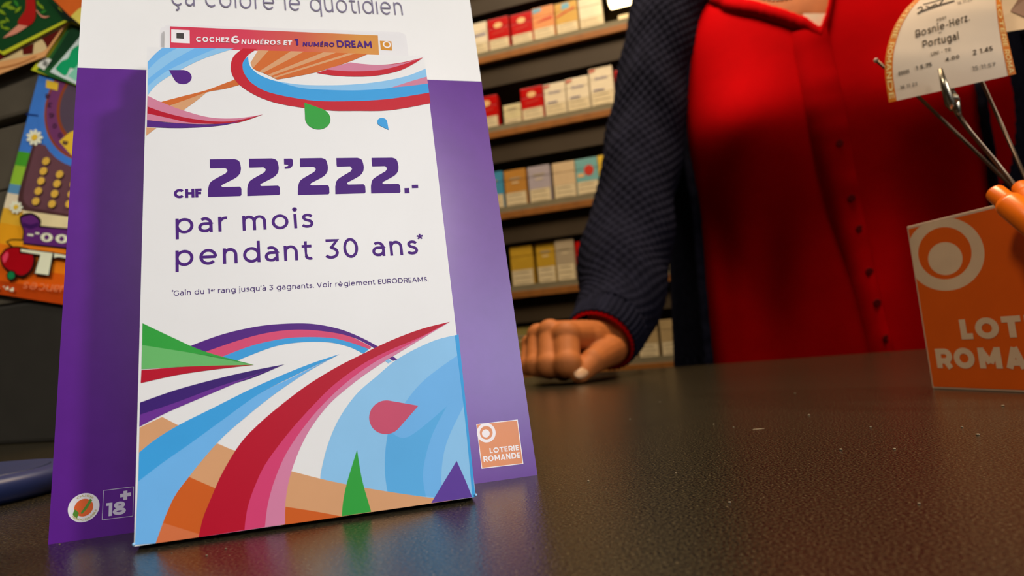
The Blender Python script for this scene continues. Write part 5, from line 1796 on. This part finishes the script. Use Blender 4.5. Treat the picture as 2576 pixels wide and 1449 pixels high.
def sleeve(name, path, rads, knit=True, cuff=True):
    """knitted tube: stitches raised in staggered rows, ribbed cuff at the end"""
    C_ = cat_spline([tuple(p) for p in path], 24)
    Rr_ = [q[0] for q in cat_spline([(r, 0) for r in rads], 24)]
    N = len(C_)
    # arc length
    S = [0.0]
    for i in range(1, N):
        S.append(S[-1] + math.dist(C_[i], C_[i - 1]))
    tot = S[-1]
    M = 420
    nu = 260
    cuff_len = 0.030
    ref = Vector((0, -1, 0))
    rows, rows_c = [], []
    step = 0.0078
    for j in range(M + 1):
        s = tot * j / M
        c = Vector([np.interp(s, S, [p[q] for p in C_]) for q in range(3)])
        c2 = Vector([np.interp(min(s + 0.004, tot), S, [p[q] for p in C_]) for q in range(3)])
        c1 = Vector([np.interp(max(s - 0.004, 0), S, [p[q] for p in C_]) for q in range(3)])
        t = (c2 - c1).normalized()
        a = (ref - t * ref.dot(t)).normalized()
        b = t.cross(a)
        r0 = float(np.interp(s, S, Rr_))
        ro = []
        incuff = s > tot - cuff_len
        wr_ = 0.0
        for k in range(nu):
            an = 2 * PI * k / nu
            if incuff:
                d = 0.0008 * math.sin(an * 40)
            else:
                rown = s / step
                d = 0.0010 * math.sin(an * 26 + PI * math.floor(rown)) * abs(math.sin(PI * rown))
                d += 0.004 * math.sin(2.0 * an + s * 30) * math.exp(-((s - tot * 0.62) / 0.09) ** 2) + 0.0016 * math.sin(s * 60 + 2.5 * math.cos(an) + 1.4 * math.sin(3 * an))
            ro.append(c + (a * math.cos(an) + b * math.sin(an)) * (r0 + d))
        (rows_c if incuff else rows).append(ro)
    inner = [[rows_c[-1][k] + (Vector(C_[-1]) - rows_c[-1][k]) * 0.045 for k in range(nu)], [rows_c[-3][k] + (Vector(C_[-3]) - rows_c[-3][k]) * 0.08 for k in range(nu)]]
    sl = MB().grid(rows, closed=True).build('sleeve', m_navy, cg, smooth=True)
    MB().grid([rows[-1]] + rows_c + inner, closed=True).build('cuff', m_navy, cg, smooth=True)
    return rows_c


SP = [(1760, -150, 1.03, 100), (1705, -70, 1.02, 98), (1672, 60, 1.00, 94), (1642, 200, .98, 92), (1618, 380, .955, 99), (1590, 540, .92, 107), (1568, 670, .880, 114), (1556, 775, .835, 104), (1510, 856, .79, 92)]
rc = sleeve('near', [at(x, y, Y) for x, y, Y, r in SP], [r * Y / F for x, y, Y, r in SP])
# red cuff of the blouse inside
e0 = Vector((0, 0, 0))
for p in rc[-1]:
    e0 += p / len(rc[-1])
ins = [[e0 + (p - e0) * 0.90 for p in rc[-6]]]
dvec = Vector((0, 0, 0))
for p, q in zip(rc[-1], rc[-8]):
    dvec += (p - q) / len(rc[-1])
dvec = dvec.normalized()
ins = [[p + (e0 - p) * 0.07 - dvec * 0.02 for p in rc[-1]], [p + (e0 - p) * 0.06 + dvec * 0.0025 for p in rc[-1]], [p + (e0 - p) * 0.11 + dvec * 0.003 for p in rc[-1]], [p + (e0 - p) * 0.14 - dvec * 0.01 for p in rc[-1]]]
MB().grid(ins, closed=True).build('blouse_cuff', m_red, bl_, smooth=True)
far = [TC + E1 * 0.16 + EZ * 0.545, sh2, TC + E1 * 0.285 + EZ * 0.36, el2, TC + E1 * 0.318 + EZ * 0.08, wr2]
sleeve('far', far, [0.07, 0.078, 0.066, 0.062, 0.058, 0.046])
hm = MB()
hb2 = wr2 - EZ * 0.06
hm.capsule(wr2 + EZ * 0.03, wr2 - EZ * 0.03, 0.026, 0.024)
for k in range(4):
    k0 = hb2 + E2 * (0.027 - 0.018 * k)
    hm.capsule(wr2 - EZ * 0.02, k0 - EZ * 0.03, 0.018, 0.010)
    hm.capsule(k0 - EZ * 0.03, k0 - EZ * 0.068 - E1 * 0.008, 0.009, 0.008)
    hm.capsule(k0 - EZ * 0.068 - E1 * 0.008, k0 - EZ * (0.095 - 0.004 * abs(k - 1.5)) - E1 * 0.022, 0.008, 0.007)
hm.capsule(wr2 - EZ * 0.02 - E2 * 0.015, hb2 - E2 * 0.052 - EZ * 0.02, 0.015, 0.011)
hm.capsule(hb2 - E2 * 0.052 - EZ * 0.02, hb2 - E2 * 0.05 - EZ * 0.052, 0.0105, 0.008)
v_, f_ = fuse(hm, 0.003, 3)
MB().add(v_, f_).build('hand', m_skin, person, smooth=True)
